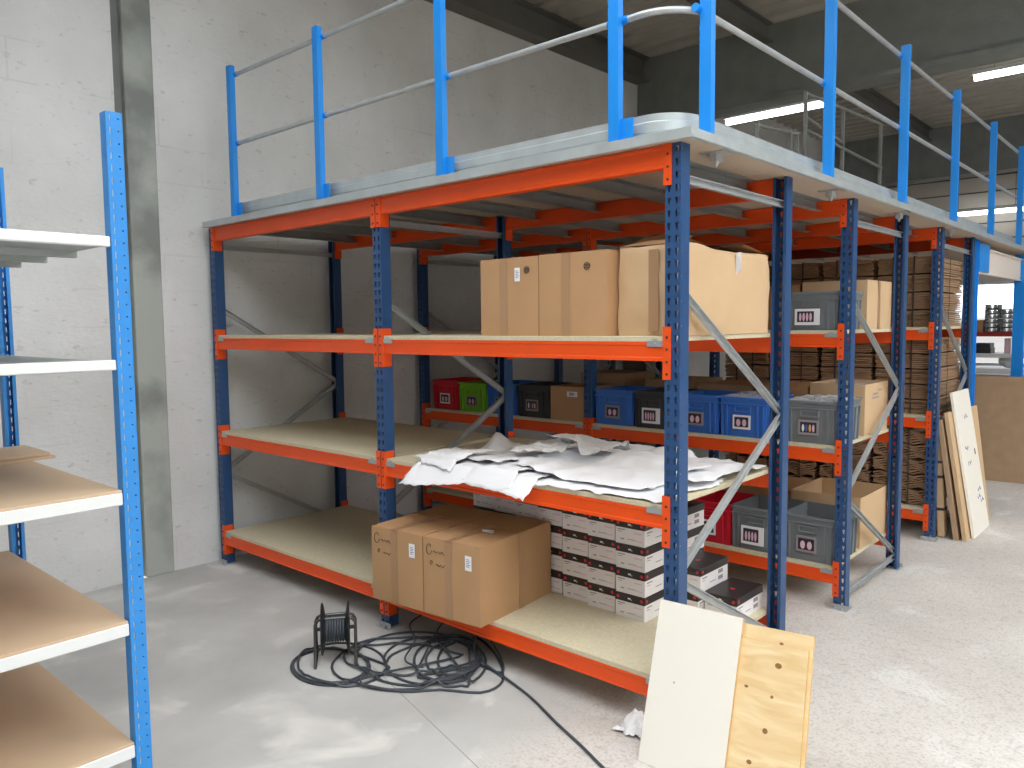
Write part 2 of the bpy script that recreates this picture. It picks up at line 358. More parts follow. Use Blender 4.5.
# ------------------------------------------------------------------ racking
def cell_plate(o, ex, ez, nx, nz, cw, chh, hole):    # grid of cells with a hole in each; returns verts, faces
    vs = []; fs = []
    for i in range(nx):
        for k in range(nz):
            b = len(vs); x0, z0 = i*cw, k*chh
            hp = hole(i, k)
            outer = [(x0, z0), (x0+cw, z0), (x0+cw, z0+chh), (x0, z0+chh)]
            vs += [o+ex*p+ez*q for p, q in outer]
            if hp is None: fs.append((b, b+1, b+2, b+3)); continue
            vs += [o+ex*(x0+cw/2+p)+ez*(z0+chh/2+q) for p, q in hp]
            fs += [(b+j, b+(j+1) % 4, b+4+(j+1) % 4, b+4+j) for j in range(4)]
    return vs, fs
def upright_mesh():
    bm = bmesh.new(); N = 49; z0 = .004; ch = (H-z0)/N
    X, Y, Z = Vector((1,0,0)), Vector((0,1,0)), Vector((0,0,1))
    tear = [(-.0032, -.014), (.0032, -.014), (.0078, .013), (-.0078, .013)]
    sm = [(-.003, -.003), (.003, -.003), (.003, .003), (-.003, .003)]
    def put(v, f):
        vv = [bm.verts.new(p) for p in v]
        for q in f: bm.faces.new([vv[k] for k in q])
    h, d = W/2, D/2
    put(*cell_plate(Vector((-h, -d, z0)), X, Z, 2, N, W/2, ch, lambda i, k: tear))
    put(*cell_plate(Vector((h, -d, z0)), Y, Z, 1, N, D*.36, ch, lambda i, k: sm if k % 2 == 0 else None))
    put(*cell_plate(Vector((h, -d+D*.36, z0)), Y, Z, 1, N, D*.64, ch, lambda i, k: None))
    put(*cell_plate(Vector((-h, d, z0)), -Y, Z, 1, N, D, ch, lambda i, k: None))
    put(*cell_plate(Vector((h, d, z0)), -X, Z, 1, N, .015, ch, lambda i, k: None))
    put(*cell_plate(Vector((-h+.015, d, z0)), -X, Z, 1, N, .015, ch, lambda i, k: None))
    bmesh.ops.remove_doubles(bm, verts=bm.verts, dist=1e-5)
    bmesh.ops.recalc_face_normals(bm, faces=bm.faces)
    bmesh.ops.solidify(bm, geom=bm.faces[:], thickness=.0022)
    me = bpy.data.meshes.new('upright'); bm.to_mesh(me); bm.free(); me.materials.append(M['navy']); return me
UPR = upright_mesh()
def base_mesh():
    b = MB(); b.box((-.055, -.062, 0), (.055, .05, .004), M['galv']); b.box((-.055, -.042, .004), (.055, -.0385, .03), M['galv'])
    for x in (-.022, .02): b.lathe([(.009, 0), (.009, .008), (.005, .008), (.005, .016)], (x, -.052, .004), (0, 0, 1), 10, M['galv'])
    return b.mesh('base_plate')
BASE = base_mesh()
def beam_mesh(L, h=BH):
    b = MB(); pf = [(0, 0), (0, -.013), (.003, -.017), (.003, -h+.017), (0, -h+.013), (0, -h), (.046, -h), (.046, 0)]
    b.prism(pf, lambda p: (0, p[0], p[1]), lambda p: (L, p[0], p[1]), M['orange']); return b.mesh('beam')
BEAM = beam_mesh(BAY-W-.004); TBEAM = beam_mesh(BAY-W-.004, .09)
def conn_mesh(s, top):          # L connector; s=+1: at the left end of a beam (wraps the upright on its left)
    b = MB(); t0, t1 = (.003, -.160) if top else (.062, -.153)
    x0, x1 = (-.033, .004) if s > 0 else (-.004, .033)
    b.box((x0, -.0065, t1), (x1, -.0025, t0), M['orange'])
    x0, x1 = (.0, .004) if s > 0 else (-.004, .0)
    b.box((x0, -.0025, t1), (x1, .058, t0), M['orange'])
    xc = -.016 if s > 0 else .016                           # bolt heads and punched slots of the connector
    for z in [t1+.022+i*.05 for i in range(int((t0-t1-.02)/.05)+1)]:
        b.lathe([(.0052, 0), (.0052, .0035), (.003, .005)], (xc, -.0065, z), (0, -1, 0), 8, M['ink'])
    return b.mesh('end_connector')
CONN = {(s, t): conn_mesh(s, t) for s in (1, -1) for t in (0, 1)}
def clip_mesh():
    b = MB(); b.box((0, -.0035, -.02), (.075, -.0005, .004), M['zinc']); b.box((.026, -.0035, .004), (.048, -.0005, .012), M['zinc'])
    b.lathe([(.005, 0), (.004, .003)], (.037, -.0035, -.006), (0, -1, 0), 8, M['galv']); return b.mesh('clip')
CLIP = clip_mesh()
def panel_mesh():
    b = MB(); g = W+.006; L = BAY
    # chipboard sheet notched round the four uprights
    x0, x1 = .003, L-.003; n = W+.004; ny = D+.008
    pts = [(x0+n, .002), (x1-n+W*0, .002), (x1-n, ny), (x1-.02, ny), (x1-.02, DEP-ny), (x1-n, DEP-ny), (x1-n, DEP-.002), (x0+n, DEP-.002), (x0+n, DEP-ny), (x0+.02, DEP-ny), (x0+.02, ny), (x0+n, ny)]
    b.prism([(p[0], p[1]) for p in pts], lambda p: (p[0], p[1], 0), lambda p: (p[0], p[1], BT), M['chip']); return b.mesh('shelf_panel')
def panel_mesh2():
    b = MB(); x0, x1 = W+.006, BAY-.008
    b.box((x0, .002, 0), (x1, DEP-.002, BT), M['chip']); return b.mesh('shelf_panel', bevel=.001)
PANEL = panel_mesh2()
def brace_mesh(p, q):
    b = MB(); d = Vector(q)-Vector(p); n = Vector((1, 0, 0)); up = n.cross(d.normalized())
    b.bar(p, q, .034, .003, M['galv'], up=n)                # web
    for s in (1, -1):
        o = up*(.0155*s)+n*.009; b.bar(Vector(p)+o, Vector(q)+o, .003, .018, M['galv'], up=n)
    return b.mesh('brace')
ya, yb = .045, DEP-.045
BR = [brace_mesh(*e) for e in (((0, ya, 1.875), (0, yb, 1.285)), ((.001, yb, 1.265), (.001, ya, .70)), ((0, ya, .665), (0, yb, .12)), ((0, ya, .085), (0, yb, .085)), ((0, ya, 2.318), (0, yb, 2.318)))]

def rack(y0, label):
    t = thing('storage_rack', label, 'shelving', (-BAY, y0, 0), 0, 'orange and blue racks under the mezzanine')
    for i, xr in enumerate((0, -BAY, -2*BAY)):
        x = xr-W/2+BAY
        for yy, rz in ((D/2, 0), (DEP-D/2, PI)):
            u = link('upright', UPR, t, (x, yy, 0), rz); link('base_plate', BASE, u)
        for k, bmh in enumerate(BR): link('brace', bmh, t, (x, 0, 0))
    for bay in (0, 1):
        xl = -BAY*(bay+1)+.002+BAY
        for lv, z in enumerate(ZB):
            top = lv == 3
            for yy, rz in ((0.0, 0), (DEP, PI)):
                L = BAY-W-.004
                bo = link('beam', TBEAM if top else BEAM, t, (xl if rz == 0 else xl+L, yy, z), rz)
                for s, x in ((1, 0), (-1, L)):
                    link('end_connector', CONN[(s, top)], bo, (x, 0, 0))
                    if not top: link('clip', CLIP, bo, (.006 if s > 0 else L-.081, 0, 0))
            if not top: link('shelf_panel', PANEL, t, (-BAY*(bay+1)-W+.001+BAY, 0, z))
    return t
rack(ROWS[0], 'orange and navy rack in front, holding cardboard boxes and white paper')
rack(ROWS[1], 'orange and navy rack behind the front one, full of plastic crates')
rack(ROWS[2], 'orange and navy rack farthest back, full of flattened cardboard')

# ------------------------------------------------------------------ mezzanine deck and guard rail
def deck():
    t = thing('mezzanine_deck', 'chipboard mezzanine deck with galvanised edge lying over the racks', 'floor deck', (-1.9, 3, H))
    O = Vector((1.9, -3, -H))
    def P(b): b.v = [v+O for v in b.v]; return b
    b = MB()
    for x0, x1 in ((-3.815, -1.93), (-1.93, .06)): b.box((x0+.001, -.04, 2.452), (x1-.001, 9.5, 2.486), M['under'])
    P(b).build('deck_panel', t)
    b = MB(); b.box((-3.815, -.052, 2.449), (.072, -.041, 2.489), M['galv_matt']); b.box((-3.815, -.041, 2.4862), (.061, .05, 2.489), M['galv_matt'])
    P(b).build('edge_trim', t)
    b = MB(); b.box((.061, -.041, 2.449), (.072, 9.5, 2.489), M['galv_matt']); b.box((-.03, .05, 2.4862), (.061, 9.5, 2.489), M['galv_matt']); b.box((.072, -.05, 2.452), (.076, 9.5, 2.462), M['galv_matt'])
    P(b).build('edge_trim', t)
    segs = []
    for r in ROWS: segs += [(r+.05, r+DEP-.05), (r+DEP+.002, r+1.97-.002)]
    for x in (-.19, -.66, -1.13, -1.6, -2.07, -2.54, -3.01, -3.48):
        b = MB()
        for y0, y1 in segs:
            b.box((x-.03, y0, 2.392), (x-.027, y1, 2.4515), M['joist']); b.box((x-.03, y0, 2.448), (x+.03, y1, 2.4515), M['joist']); b.box((x-.03, y0, 2.392), (x+.012, y1, 2.395), M['joist'])
        P(b).build('joist', t)
    for y in (.30, 1.62, 2.85, 4.2):
        b = MB(); b.box((-.06, y-.05, 2.4465), (.05, y+.05, 2.4515), M['galv']); b.box((-.02, y-.03, 2.415), (.01, y+.03, 2.4465), M['galv'])
        b.lathe([(.011, 0), (.011, .01), (.006, .01), (.006, .02)], (-.005, y, 2.415), (0, 0, -1), 8, M['galv'])
        P(b).build('bracket', t)
deck()

def guard():
    t = thing('guardrail', 'blue posted guardrail with steel tube rails around the mezzanine edge', 'railing', (0, 0, 2.489))
    O = Vector((0, 0, -2.489))
    def P(b): b.v = [v+O for v in b.v]; return b
    fx = (-3.405, -2.40, -1.348, -.295); ry = (.125, 1.44, 2.74, 4.06, 5.39, 6.72, 8.05)
    posts = [(x, -.022, 0) for x in fx]+[(.043, y, 1) for y in ry]
    for x, y, s in posts:
        b = MB(); z0, z1 = 2.4893, 3.485
        # folded channel post
        b.box((x-.025, y-.0175, z0), (x+.025, y-.0135, z1), M['rail_blue']); b.box((x-.025, y-.0135, z0), (x-.021, y+.0175, z1), M['rail_blue']); b.box((x+.021, y-.0135, z0), (x+.025, y+.0175, z1), M['rail_blue'])
        b.box((x-.025, y-.0175, z1), (x+.025, y+.0175, z1+.003), M['rail_blue'])
        if s == 0: b.box((x+.025, y+.002, z0), (x+.085, y+.006, z0+.09), M['rail_blue'])
        po = P(b).build('post', t)
        for z in (2.98, 3.432):
            b = MB()
            if s == 0: b.tube([(x-.05, .0, z), (x+.05, .0, z)], .0165, 12, M['rail_blue'])
            else: b.tube([(.012, y-.045, z), (.012, y+.045, z)], .0165, 12, M['rail_blue'])
            P(b).build('rail_socket', po, smooth=True)
    def path(z, yy, xx, r):
        pts = [(-3.42, yy, z), (xx-r, yy, z)]
        pts += [(xx-r+r*math.sin(a*PI/40), yy+r-r*math.cos(a*PI/40), z) for a in range(1, 21)]
        return pts+[(xx, 9.4, z)]
    for z in (2.98, 3.432):
        b = MB(); b.tube(path(z, 0.0, .012, .2), .0138, 12, M['galv']); P(b).build('rail', t, smooth=True)
    # kick plate with two folded beads, rounded at the corner
    b = MB(); base = path(0, .022, -.02, .17); prof = [(0, 2.4893), (0, 2.515), (.004, 2.52), (.004, 2.555), (0, 2.56), (0, 2.588), (-.010, 2.591), (-.010, 2.588)]
    vs = []; n = len(prof)
    for i, p in enumerate(base):
        a = Vector(base[max(i-1, 0)]); c = Vector(base[min(i+1, len(base)-1)]); tn = (c-a).normalized(); nn = Vector((tn.y, -tn.x, 0))
        vs += [Vector((p[0], p[1], 0))+nn*o+Vector((0, 0, z)) for o, z in prof]
        vs += [Vector((p[0], p[1], 0))+nn*(o-.002)+Vector((0, 0, z)) for o, z in prof]
    fs = []
    for i in range(len(base)-1):
        for k in range(n-1):
            fs.append((i*2*n+k, (i+1)*2*n+k, (i+1)*2*n+k+1, i*2*n+k+1)); fs.append((i*2*n+n+k, i*2*n+n+k+1, (i+1)*2*n+n+k+1, (i+1)*2*n+n+k))
    b.add(vs, fs, M['galv_matt']); P(b).build('kick_plate', t)
    # grey tube railing round the stair opening in the middle of the deck
    s = thing('stair_railing', 'grey galvanised tube railing standing on the deck behind the blue posts', 'railing', (-.6, 2, 2.489))
    O2 = Vector((.6, -2, -2.489))
    def Q(b): b.v = [v+O2 for v in b.v]; return b
    for y, zt in ((1.98, 2.98), (2.49, 3.03), (2.60, 3.03), (2.74, 3.33), (3.47, 3.37), (4.37, 3.40)):
        b = MB(); b.bar((-.6, y, 2.4862), (-.6, y, zt), .022, .022, M['rail_grey'], up=(1, 0, 0)); Q(b).build('post', s)
    for ya, za, yb_, zb in ((2.74, 3.32, 4.40, 3.40), (2.74, 3.075, 4.40, 3.04), (2.74, 3.16, 3.47, 3.10), (1.96, 2.965, 2.60, 3.02)):
        b = MB(); b.tube([(-.6, ya, za), (-.6, yb_, zb)], .012, 10, M['rail_grey']); Q(b).build('rail', s, smooth=True)
guard()

# ------------------------------------------------------------------ ceiling lamps
def lamp(x0, x1, y, z, label, drop):
    t = thing('ceiling_lamp', label, 'lamp', ((x0+x1)/2, y, z), 0, 'fluorescent tube lamps'); h = (x1-x0)/2
    b = MB(); b.box((-h, -.04, .036), (h, .04, .078), M['white_paint']); b.build('housing', t)
    b = MB(); b.tube([(-h+.02, 0, 0), (h-.02, 0, 0)], .036, 12, M['lamp']); b.build('tube', t, smooth=True)
    for x in (-h*.7, h*.7): b = MB(); b.tube([(x, 0, .075), (x, 0, drop)], .004, 6, M['dark_steel']); b.build('hanger', t)
lamp(-2.97, -1.66, 6.22, 4.16, 'lit tube lamp hanging just below the nearest grey concrete beam', 1.0-.15)
lamp(-.78, .75, 8.40, 4.70, 'lit tube lamp under the ribbed roof beyond the concrete beam', .28)
lamp(-2.15, -.9, 13.2, 3.62, 'faint lit tube lamp in front of the pale back wall', 1.36)

# ------------------------------------------------------------------ blue shelving unit on the left
def left_unit():
    t = thing('shelving_unit', 'bright blue post shelving unit with white beams and tan boards at the left', 'shelving', (-1.6, -2.6, 0))
    O = Vector((1.6, 2.6, 0)); xf, xb, y1, y0, h = -1.09, -2.36, -1.712, -3.6, 2.44
    def P(b): b.v = [v+O for v in b.v]; return b
    def post(x, y, s):
        bm = bmesh.new(); N = 61; ch = h/N; X, Y, Z = Vector((1,0,0)), Vector((0,1,0)), Vector((0,0,1)); w, d = .052, .046
        slot = [(-.002, -.011), (.002, -.011), (.002, .011), (-.002, .011)]; dot = [(-.0025, -.0025), (.0025, -.0025), (.0025, .0025), (-.0025, .0025)]
        def put(v, f):
            vv = [bm.verts.new(p) for p in v]
            for q in f: bm.faces.new([vv[k] for k in q])
        put(*cell_plate(Vector((s*d/2, -w/2, 0)), Y, Z, 2, N, w/2, ch, lambda i, k: slot if (i == 0) == (s > 0) else dot))
        for sy in (-1, 1): put(*cell_plate(Vector((-s*d/2, sy*w/2, 0)), X*s, Z, 1, N, d, ch, lambda i, k: dot if k % 2 else None))
        for sy in (-1, 1): put(*cell_plate(Vector((-s*d/2, sy*w/2, 0)), Y*-sy, Z, 1, N, .014, ch, lambda i, k: None))
        bmesh.ops.remove_doubles(bm, verts=bm.verts, dist=1e-5); bmesh.ops.recalc_face_normals(bm, faces=bm.faces)
        bmesh.ops.solidify(bm, geom=bm.faces[:], thickness=.002)
        me = bpy.data.meshes.new('upright'); bm.to_mesh(me); bm.free(); me.materials.append(M['shelf_blue'])
        u = link('upright', me, t, Vector((x, y, 0))+O)
        b = MB(); b.box((-.035, -.04, 0), (.035, .04, .003), M['galv']); b.build('base_plate', u)
    post(xf-.022, y1, 1); post(xb, y1, -1); post(xf-.022, y0, 1); post(xb, y0, -1)
    lv = [(2.040, 'grey', .034), (1.638, 'grey', .034), (1.195, 'board', .042), (.748, 'board', .042), (.322, 'board', .044)]
    ya, yb = y0+.028, y1-.028
    for z, k, bh in lv:
        for x, s in ((xf, 1), (xb-.02, -1)):
            b = MB(); b.box((x-.03 if s > 0 else x, ya, z-bh), (x if s > 0 else x+.03, yb, z), M['white_paint']); P(b).build('beam', t, bevel=.003)
        if k == 'grey':
            b = MB(); b.box((xb+.012, ya, z-.028), (xf-.032, yb, z-.006), M['grey_shelf'])
            for x in (-1.4, -1.7, -2.0): b.box((x-.015, ya, z-.05), (x+.015, yb, z-.028), M['grey_shelf'])
            P(b).build('shelf_panel', t)
        else:
            b = MB(); b.box((xb-.02, ya+.002, z), (xf-.002, yb-.002, z+.009), M['mdf']); P(b).build('shelf_panel', t, bevel=.001)
left_unit()
for k, (dx, dz, lb) in enumerate(((0, 0, 'thin tan offcut board lying under another at the back of the blue shelving'), (-.03, .013, 'thin tan offcut board lying on top of another at the back of the blue shelving'))):
    b = MB(); b.box((-.16, -.15, 0), (.16, .13, .012), M['mdf']); o = b.build('offcut_board', bevel=.001); o.location = (-2.13+dx, -1.80, 1.2045+dz); o.rotation_euler = (0, 0, .1-.1*k)
    tag(o, lb, 'board', 'offcuts on the blue shelving')

# ------------------------------------------------------------------ cardboard boxes
def scribble(b, x, z, h, words, y=-.0012):
    cx = x
    for ln, (n, amp) in enumerate(words):
        zz = z-ln*h*1.7; cx = x+(.0 if ln == 0 else .015)
        pts = []
        if ln == 0:
            pts = [(cx+h*.45*math.cos(a), y, zz+h*.7*math.sin(a)) for a in [0.6+i*.5 for i in range(12)]]; b.tube(pts, .0016, 4, M['ink']); cx += h*.75
        else:
            pts = [(cx+h*.2*math.cos(a), y, zz+h*.25*math.sin(a)) for a in [i*.7 for i in range(9)]]; b.tube(pts, .0016, 4, M['ink']); cx += h*.8
        pts = [(cx+i*h*.13, y, zz-h*.2+amp*math.sin(i*1.25)*(1-.35*math.sin(i*.37))) for i in range(n)]; b.tube(pts, .0016, 4, M['ink'])
def carton(label, w, d, h, loc, rz=0, m='card', group=None, tape_x=.5, sticker=None, scrib=False, stamp=None, bulge=.004, side_tape=None, open_top=False, name='cardboard_box', printed=False):
    """front-left-bottom corner at loc; w along x, d along y"""
    t = thing(name, label, 'box', loc, rz, group)
    b = MB(); nx = nz = 6
    def pt(u, v, wq):       # gently bulging box
        bx = bulge*math.sin(PI*v)*math.sin(PI*wq)*(u*2-1 if u in (0, 1) else 0); by = bulge*math.sin(PI*u)*math.sin(PI*wq)*(v*2-1 if v in (0, 1) else 0)
        return (u*w+bx, v*d+by, wq*h)
    def face(fn):
        vs = [fn(i/nx, j/nx) for j in range(nx+1) for i in range(nx+1)]
        b.add(vs, [(j*(nx+1)+i, j*(nx+1)+i+1, (j+1)*(nx+1)+i+1, (j+1)*(nx+1)+i) for j in range(nx) for i in range(nx)], M[m])
    face(lambda p, q: pt(p, 0, q)); face(lambda p, q: pt(p, 1, q)); face(lambda p, q: pt(0, p, q)); face(lambda p, q: pt(1, p, q)); face(lambda p, q: pt(p, q, 0))
    if not open_top: face(lambda p, q: pt(p, q, 1))
    me = bpy.data.meshes.new('carton_body'); me.from_pydata([tuple(v) for v in b.v], [], b.f); me.materials.append(M[m])
    bm = bmesh.new(); bm.from_mesh(me); bmesh.ops.remove_doubles(bm, verts=bm.verts, dist=1e-5); bmesh.ops.recalc_face_normals(bm, faces=bm.faces)
    if open_top: bmesh.ops.solidify(bm, geom=bm.faces[:], thickness=.004)
    bm.to_mesh(me); bm.free(); link('carton_body', me, t)
    e = bulge+.0006
    if not open_top:
        # top flaps meeting at the middle
        b = MB(); b.box((.002, .002, h+.0004), (w-.002, d/2-.002, h+.0034), M[m]); b.box((.002, d/2+.002, h+.0004), (w-.002, d-.002, h+.0034), M[m]); b.build('flap', t)
    if tape_x is not None:
        x = tape_x*w; b = MB(); b.box((x-.024, -e-.0006, .0), (x+.024, -e, h), M['tape'])
        if not open_top: b.box((x-.024, -e, h+.0036), (x+.024, d*.6, h+.0042), M['tape'])
        b.build('tape', t)
    if side_tape is not None:
        y = side_tape*d; b = MB(); b.box((w+e, y-.024, 0), (w+e+.0006, y+.024, h), M['tape']); b.build('tape', t)
    if sticker:
        sx, sz, sw, sh = sticker; b = MB(); b.box((sx*w, -e-.0018, sz*h), (sx*w+sw, -e-.001, sz*h+sh), M['sticker'])
        for i in range(5): b.box((sx*w+sw*.2, -e-.0021, sz*h+sh*(.25+.12*i)), (sx*w+sw*(.8 if i % 2 else .65), -e-.0018, sz*h+sh*(.25+.12*i)+.003), M['ink_blue'])
        b.build('sticker', t)['label'] = 'white address label'
    if scrib:
        b = MB(); scribble(b, .045, h*.86, .04, ((15, .006), (12, .006)), -e-.001); b.build('handwriting', t)['label'] = 'black handwriting'
    if stamp:
        b = MB(); x, z = stamp[0]*w, stamp[1]*h
        b.tube([(x+.016*math.cos(a*PI/8), -e-.0005, z+.016*math.sin(a*PI/8)) for a in range(16)], .0016, 4, M['ink'], closed=True)
        for q in (-.006, 0, .006): b.box((x-.011, -e-.0015, z+q-.0015), (x+.011, -e-.0003, z+q+.0015), M['ink'])
        b.build('stamp', t)
    if printed:
        b = MB(); b.box((w*.40, -e-.0004, h*.28), (w*.84, -e-.0001, h*.70), M[m])
        for i in range(7): b.box((w*.42, -e-.001, h*(.30+.055*i)), (w*(.82 if i % 3 else .72), -e-.0003, h*(.30+.055*i)+.006), M['grey_print'])
        for i, (p, q, wd) in enumerate(((.30, .78, .22), (.52, .84, .18), (.26, .70, .3))): b.box((w+e+.0003, d*p, h*q), (w+e+.001, d*(p+wd), h*q+.010), M['grey_print'])
        b.build('print', t)
    return t
G1 = 'cardboard boxes on the upper shelf of the front rack'
carton('leftmost cardboard box on the upper front shelf, with a small white label', .375, .62, .372, (-1.152, .045, Z2), 0, 'card', G1, .42, (.62, .70, .034, .065), stamp=(.82, .84))
carton('middle cardboard box on the upper front shelf, round black stamp and no label', .385, .62, .374, (-.772, .045, Z2), 0, 'card', G1, .42, stamp=(.73, .83))
# large crumpled open box
def big_open_box():
    t = thing('cardboard_box', 'big bulging cardboard box with torn open flaps on the upper front shelf', 'box', (-.375, .12, Z2), 0, G1)
    w, d, h = .305, .86, .385; n = 14; b = MB()
    def defo(p):
        x, y, z = p; k = math.sin(PI*min(1, max(0, z/h)))
        bx = .018*k*math.sin(PI*y/d)*(1 if x > w/2 else -1 if x < w/2 else 0); by = .02*k*math.sin(PI*x/w)*(1 if y > d/2 else -1)
        v = Vector((x, y, z)); nn = noise.noise(v*7+Vector((3, 1, 9)))*.010+noise.noise(v*16)*.004
        # creased dent on the long side
        cr = -.016*math.exp(-((y-.28)**2+(z-.26)**2)/.012) if x > w/2 else 0
        cr2 = .012*math.exp(-abs((y-.30)*.7+(z-.30))/.02) if x > w/2 else 0
        s = 1 if 0 < z < h+.2 else .3
        return (x+s*(bx+nn+cr+cr2*.5) if x in (0, w) else x, y+s*(by+nn) if y in (0, d) else y, z+(nn*.8 if z == h else 0)+(-.012*math.sin(PI*y/d)+.010*(1-y/d) if z == h and x == w else 0))
    def face(fn, m='card'):
        vs = [defo(fn(i/n, j/n)) for j in range(n+1) for i in range(n+1)]
        b.add(vs, [(j*(n+1)+i, j*(n+1)+i+1, (j+1)*(n+1)+i+1, (j+1)*(n+1)+i) for j in range(n) for i in range(n)], M['card_pale'])
    face(lambda p, q: (p*w, 0, q*h)); face(lambda p, q: (p*w, d, q*h)); face(lambda p, q: (0, p*d, q*h)); face(lambda p, q: (w, p*d, q*h)); face(lambda p, q: (p*w, q*d, 0))
    me = b.mesh('carton_body'); bm = bmesh.new(); bm.from_mesh(me); bmesh.ops.remove_doubles(bm, verts=bm.verts, dist=2e-4); bmesh.ops.recalc_face_normals(bm, faces=bm.faces)
    for f in bm.faces: f.smooth = True
    for e in bm.edges: e.smooth = e.calc_face_angle(0) < .6
    bmesh.ops.solidify(bm, geom=bm.faces[:], thickness=.004); bm.to_mesh(me); bm.free(); link('carton_body', me, t)
    def flap(quad, lift):
        b = MB(); n = 8; a0, a1, c1, c0 = [Vector(q) for q in quad]; vs = []
        for j in range(n+1):
            for i in range(n+1):
                u, v = i/n, j/n; p = (a0*(1-u)+a1*u)*(1-v)+(c0*(1-u)+c1*u)*v
                vs.append(p+Vector((0, 0, lift*math.sin(PI*v*.6)+noise.noise(p*9)*.012*v)))
        vs += [v+Vector((0, 0, .004)) for v in vs]; k = (n+1)**2
        fs = [(j*(n+1)+i, j*(n+1)+i+1, (j+1)*(n+1)+i+1, (j+1)*(n+1)+i) for j in range(n) for i in range(n)]
        b.add(vs, fs+[tuple(q+k for q in reversed(f)) for f in fs], M['card']); b.build('flap', t, smooth=True)
    flap(((0, .0, h), (w, .0, h), (w*.78, .27, h+.045), (w*.18, .24, h+.035)), .012)
    flap(((0, .0, h), (0, d, h), (.14, d*.85, h+.01), (.15, .2, h+.06)), .01)
    flap(((w, .3, h), (w, d, h-.005), (w-.16, d*.9, h+.01), (w-.16, .36, h+.02)), .008)
    flap(((0, d, h), (w, d, h-.01), (w*.9, d-.2, h+.02), (w*.1, d-.2, h+.02)), .01)
    b = MB(); b.bar((w*.62, -.019, .02), (w*.62, -.019, h-.02), .001, .05, M['tape'], up=(1, 0, 0)); b.build('tape', t)
    b = MB(); b.bar((w+.004, .52, h*.55), (w+.016, .50, h-.01), .001, .05, M['film'], up=(0, 1, 0)); b.build('tape', t)['label'] = 'shiny clear tape'
big_open_box()
G2 = 'cardboard boxes jutting from the bottom front shelf'
rz = math.atan2(.070, .738)
o = Vector((-1.800, -.172, Z0))
dx = Vector((math.cos(rz), math.sin(rz), 0))
carton('left one of two cardboard boxes jutting from the bottom front shelf, with handwriting', .377, .625, .40, o, rz, 'card', G2, .46, (.76, .69, .042, .075), True)
carton('right one of two cardboard boxes jutting from the bottom front shelf, tape on its side', .377, .625, .40, o+dx*.384, rz, 'card', G2, .46, (.76, .69, .042, .075), True, side_tape=.55)
b = MB(); vs = []
for i in range(14):
    a = i*1.1; vs.append((.07*i/14+.012*math.sin(a*2), .012*math.cos(a*1.7), .004+.006*abs(math.sin(a))))
b.tube(vs, .006, 6, M['film']); cl = b.build('tape_scrap', smooth=True); cl.location = o+dx*.62+Vector((-.05, .24, .404)); tag(cl, 'crumpled scrap of clear tape lying on the right jutting cardboard box', 'tape')

# ------------------------------------------------------------------ white boxes with black lids
def lidded():
    w, d, h = .172, .295, .124
    t = thing('lidded_box', '', 'box')
    bb = MB(); bb.box((0, 0, 0), (w, d, .092), M['white_card'])
    b = MB(); b.box((-.002, -.002, .084), (w+.002, d+.002, h), M['black_lid']); b.box((-.0024, -.0024, .084), (w+.0024, d+.0024, .0855), M['blue_print']); b.build('lid', t, bevel=.001)
    for rr_, o_, ax in ((.0085, (.016, -.0025, .104), (0, -1, 0)), (.0085, (w-.016, -.0025, .104), (0, -1, 0)), (.013, (w*.5, d*.45, h), (0, 0, 1)), (.0085, (w+.0025, .02, .104), (1, 0, 0))):
        b = MB(); b.lathe([(rr_, 0), (rr_, .0006)], o_, ax, 14, M['red_dot']); b.build('red_dot', t)
    b = bb; e = .0008
    for x0, x1, z, hh in ((.012, .055, .070, .005), (.012, .038, .060, .003), (.07, .12, .026, .003), (.03, .05, .022, .006)): b.box((x0, -e, z), (x1, -.0001, z+hh), M['grey_print'])
    b.box((.11, -e, .060), (.155, -.0001, .066), M['photo_pink']); b.box((.12, -e, .022), (.16, -.0001, .027), M['photo_pink'])
    for y0, y1, z, hh in ((.02, .07, .066, .006), (.02, .05, .054, .003), (.19, .24, .055, .02), (.19, .24, .022, .02), (.10, .16, .03, .004)): b.box((w+.0001, y0, z), (w+e, y1, z+hh), M['grey_print'])
    b.build('box_body', t)
    b = MB(); b.box((.075, -.0026, .099), (.092, -.002, .107), M['sticker']); b.box((.092, -.0026, .096), (.100, -.002, .101), M['photo_gold']); b.build('logo', t)
    return t
LB = lidded(); first = [True]
def put_lid(x, y, z, label, group, rz=0):
    if first[0]:
        first[0] = False; LB.location = (x, y, z); LB.rotation_euler = (0, 0, rz); LB['label'] = label; LB['group'] = group; return LB
    return dup(LB, (x, y, z), rz, label, group)
cols = ['rightmost front stack', 'second front stack from the right', 'third front stack from the right', 'fourth front stack from the right', 'fifth front stack from the right', 'sixth front stack from the right', 'leftmost front stack']
rows = ['bottom', 'second lowest', 'third lowest', 'topmost']
for c in range(7):
    for r_ in range(4):
        xx = -.466-.172-.190*c; jx = R.uniform(-.003, .003)
        put_lid(xx+jx, .478+R.uniform(0, .008)+.020*c, Z0+.1265*r_, 'white box with black lid, %s of the %s' % (rows[r_], cols[c]), 'white boxes with black lids in the front stacks')
for r_ in range(4):
    put_lid(-.640+R.uniform(-.004, .004), .788, Z0+.1265*r_, 'white box with black lid, %s of the stack behind the rightmost front stack' % rows[r_], 'white boxes with black lids in the rear stack')
put_lid(-.287, .765, Z0, 'single white box with black lid nearest the right end of the bottom shelf', 'loose white boxes with black lids', .0)
put_lid(-.468, .70, Z0, 'white box with black lid under another, left of the single box', 'loose white boxes with black lids', .04)
put_lid(-.462, .72, Z0+.1265, 'white box with black lid on top of another, left of the single box', 'loose white boxes with black lids', .0)

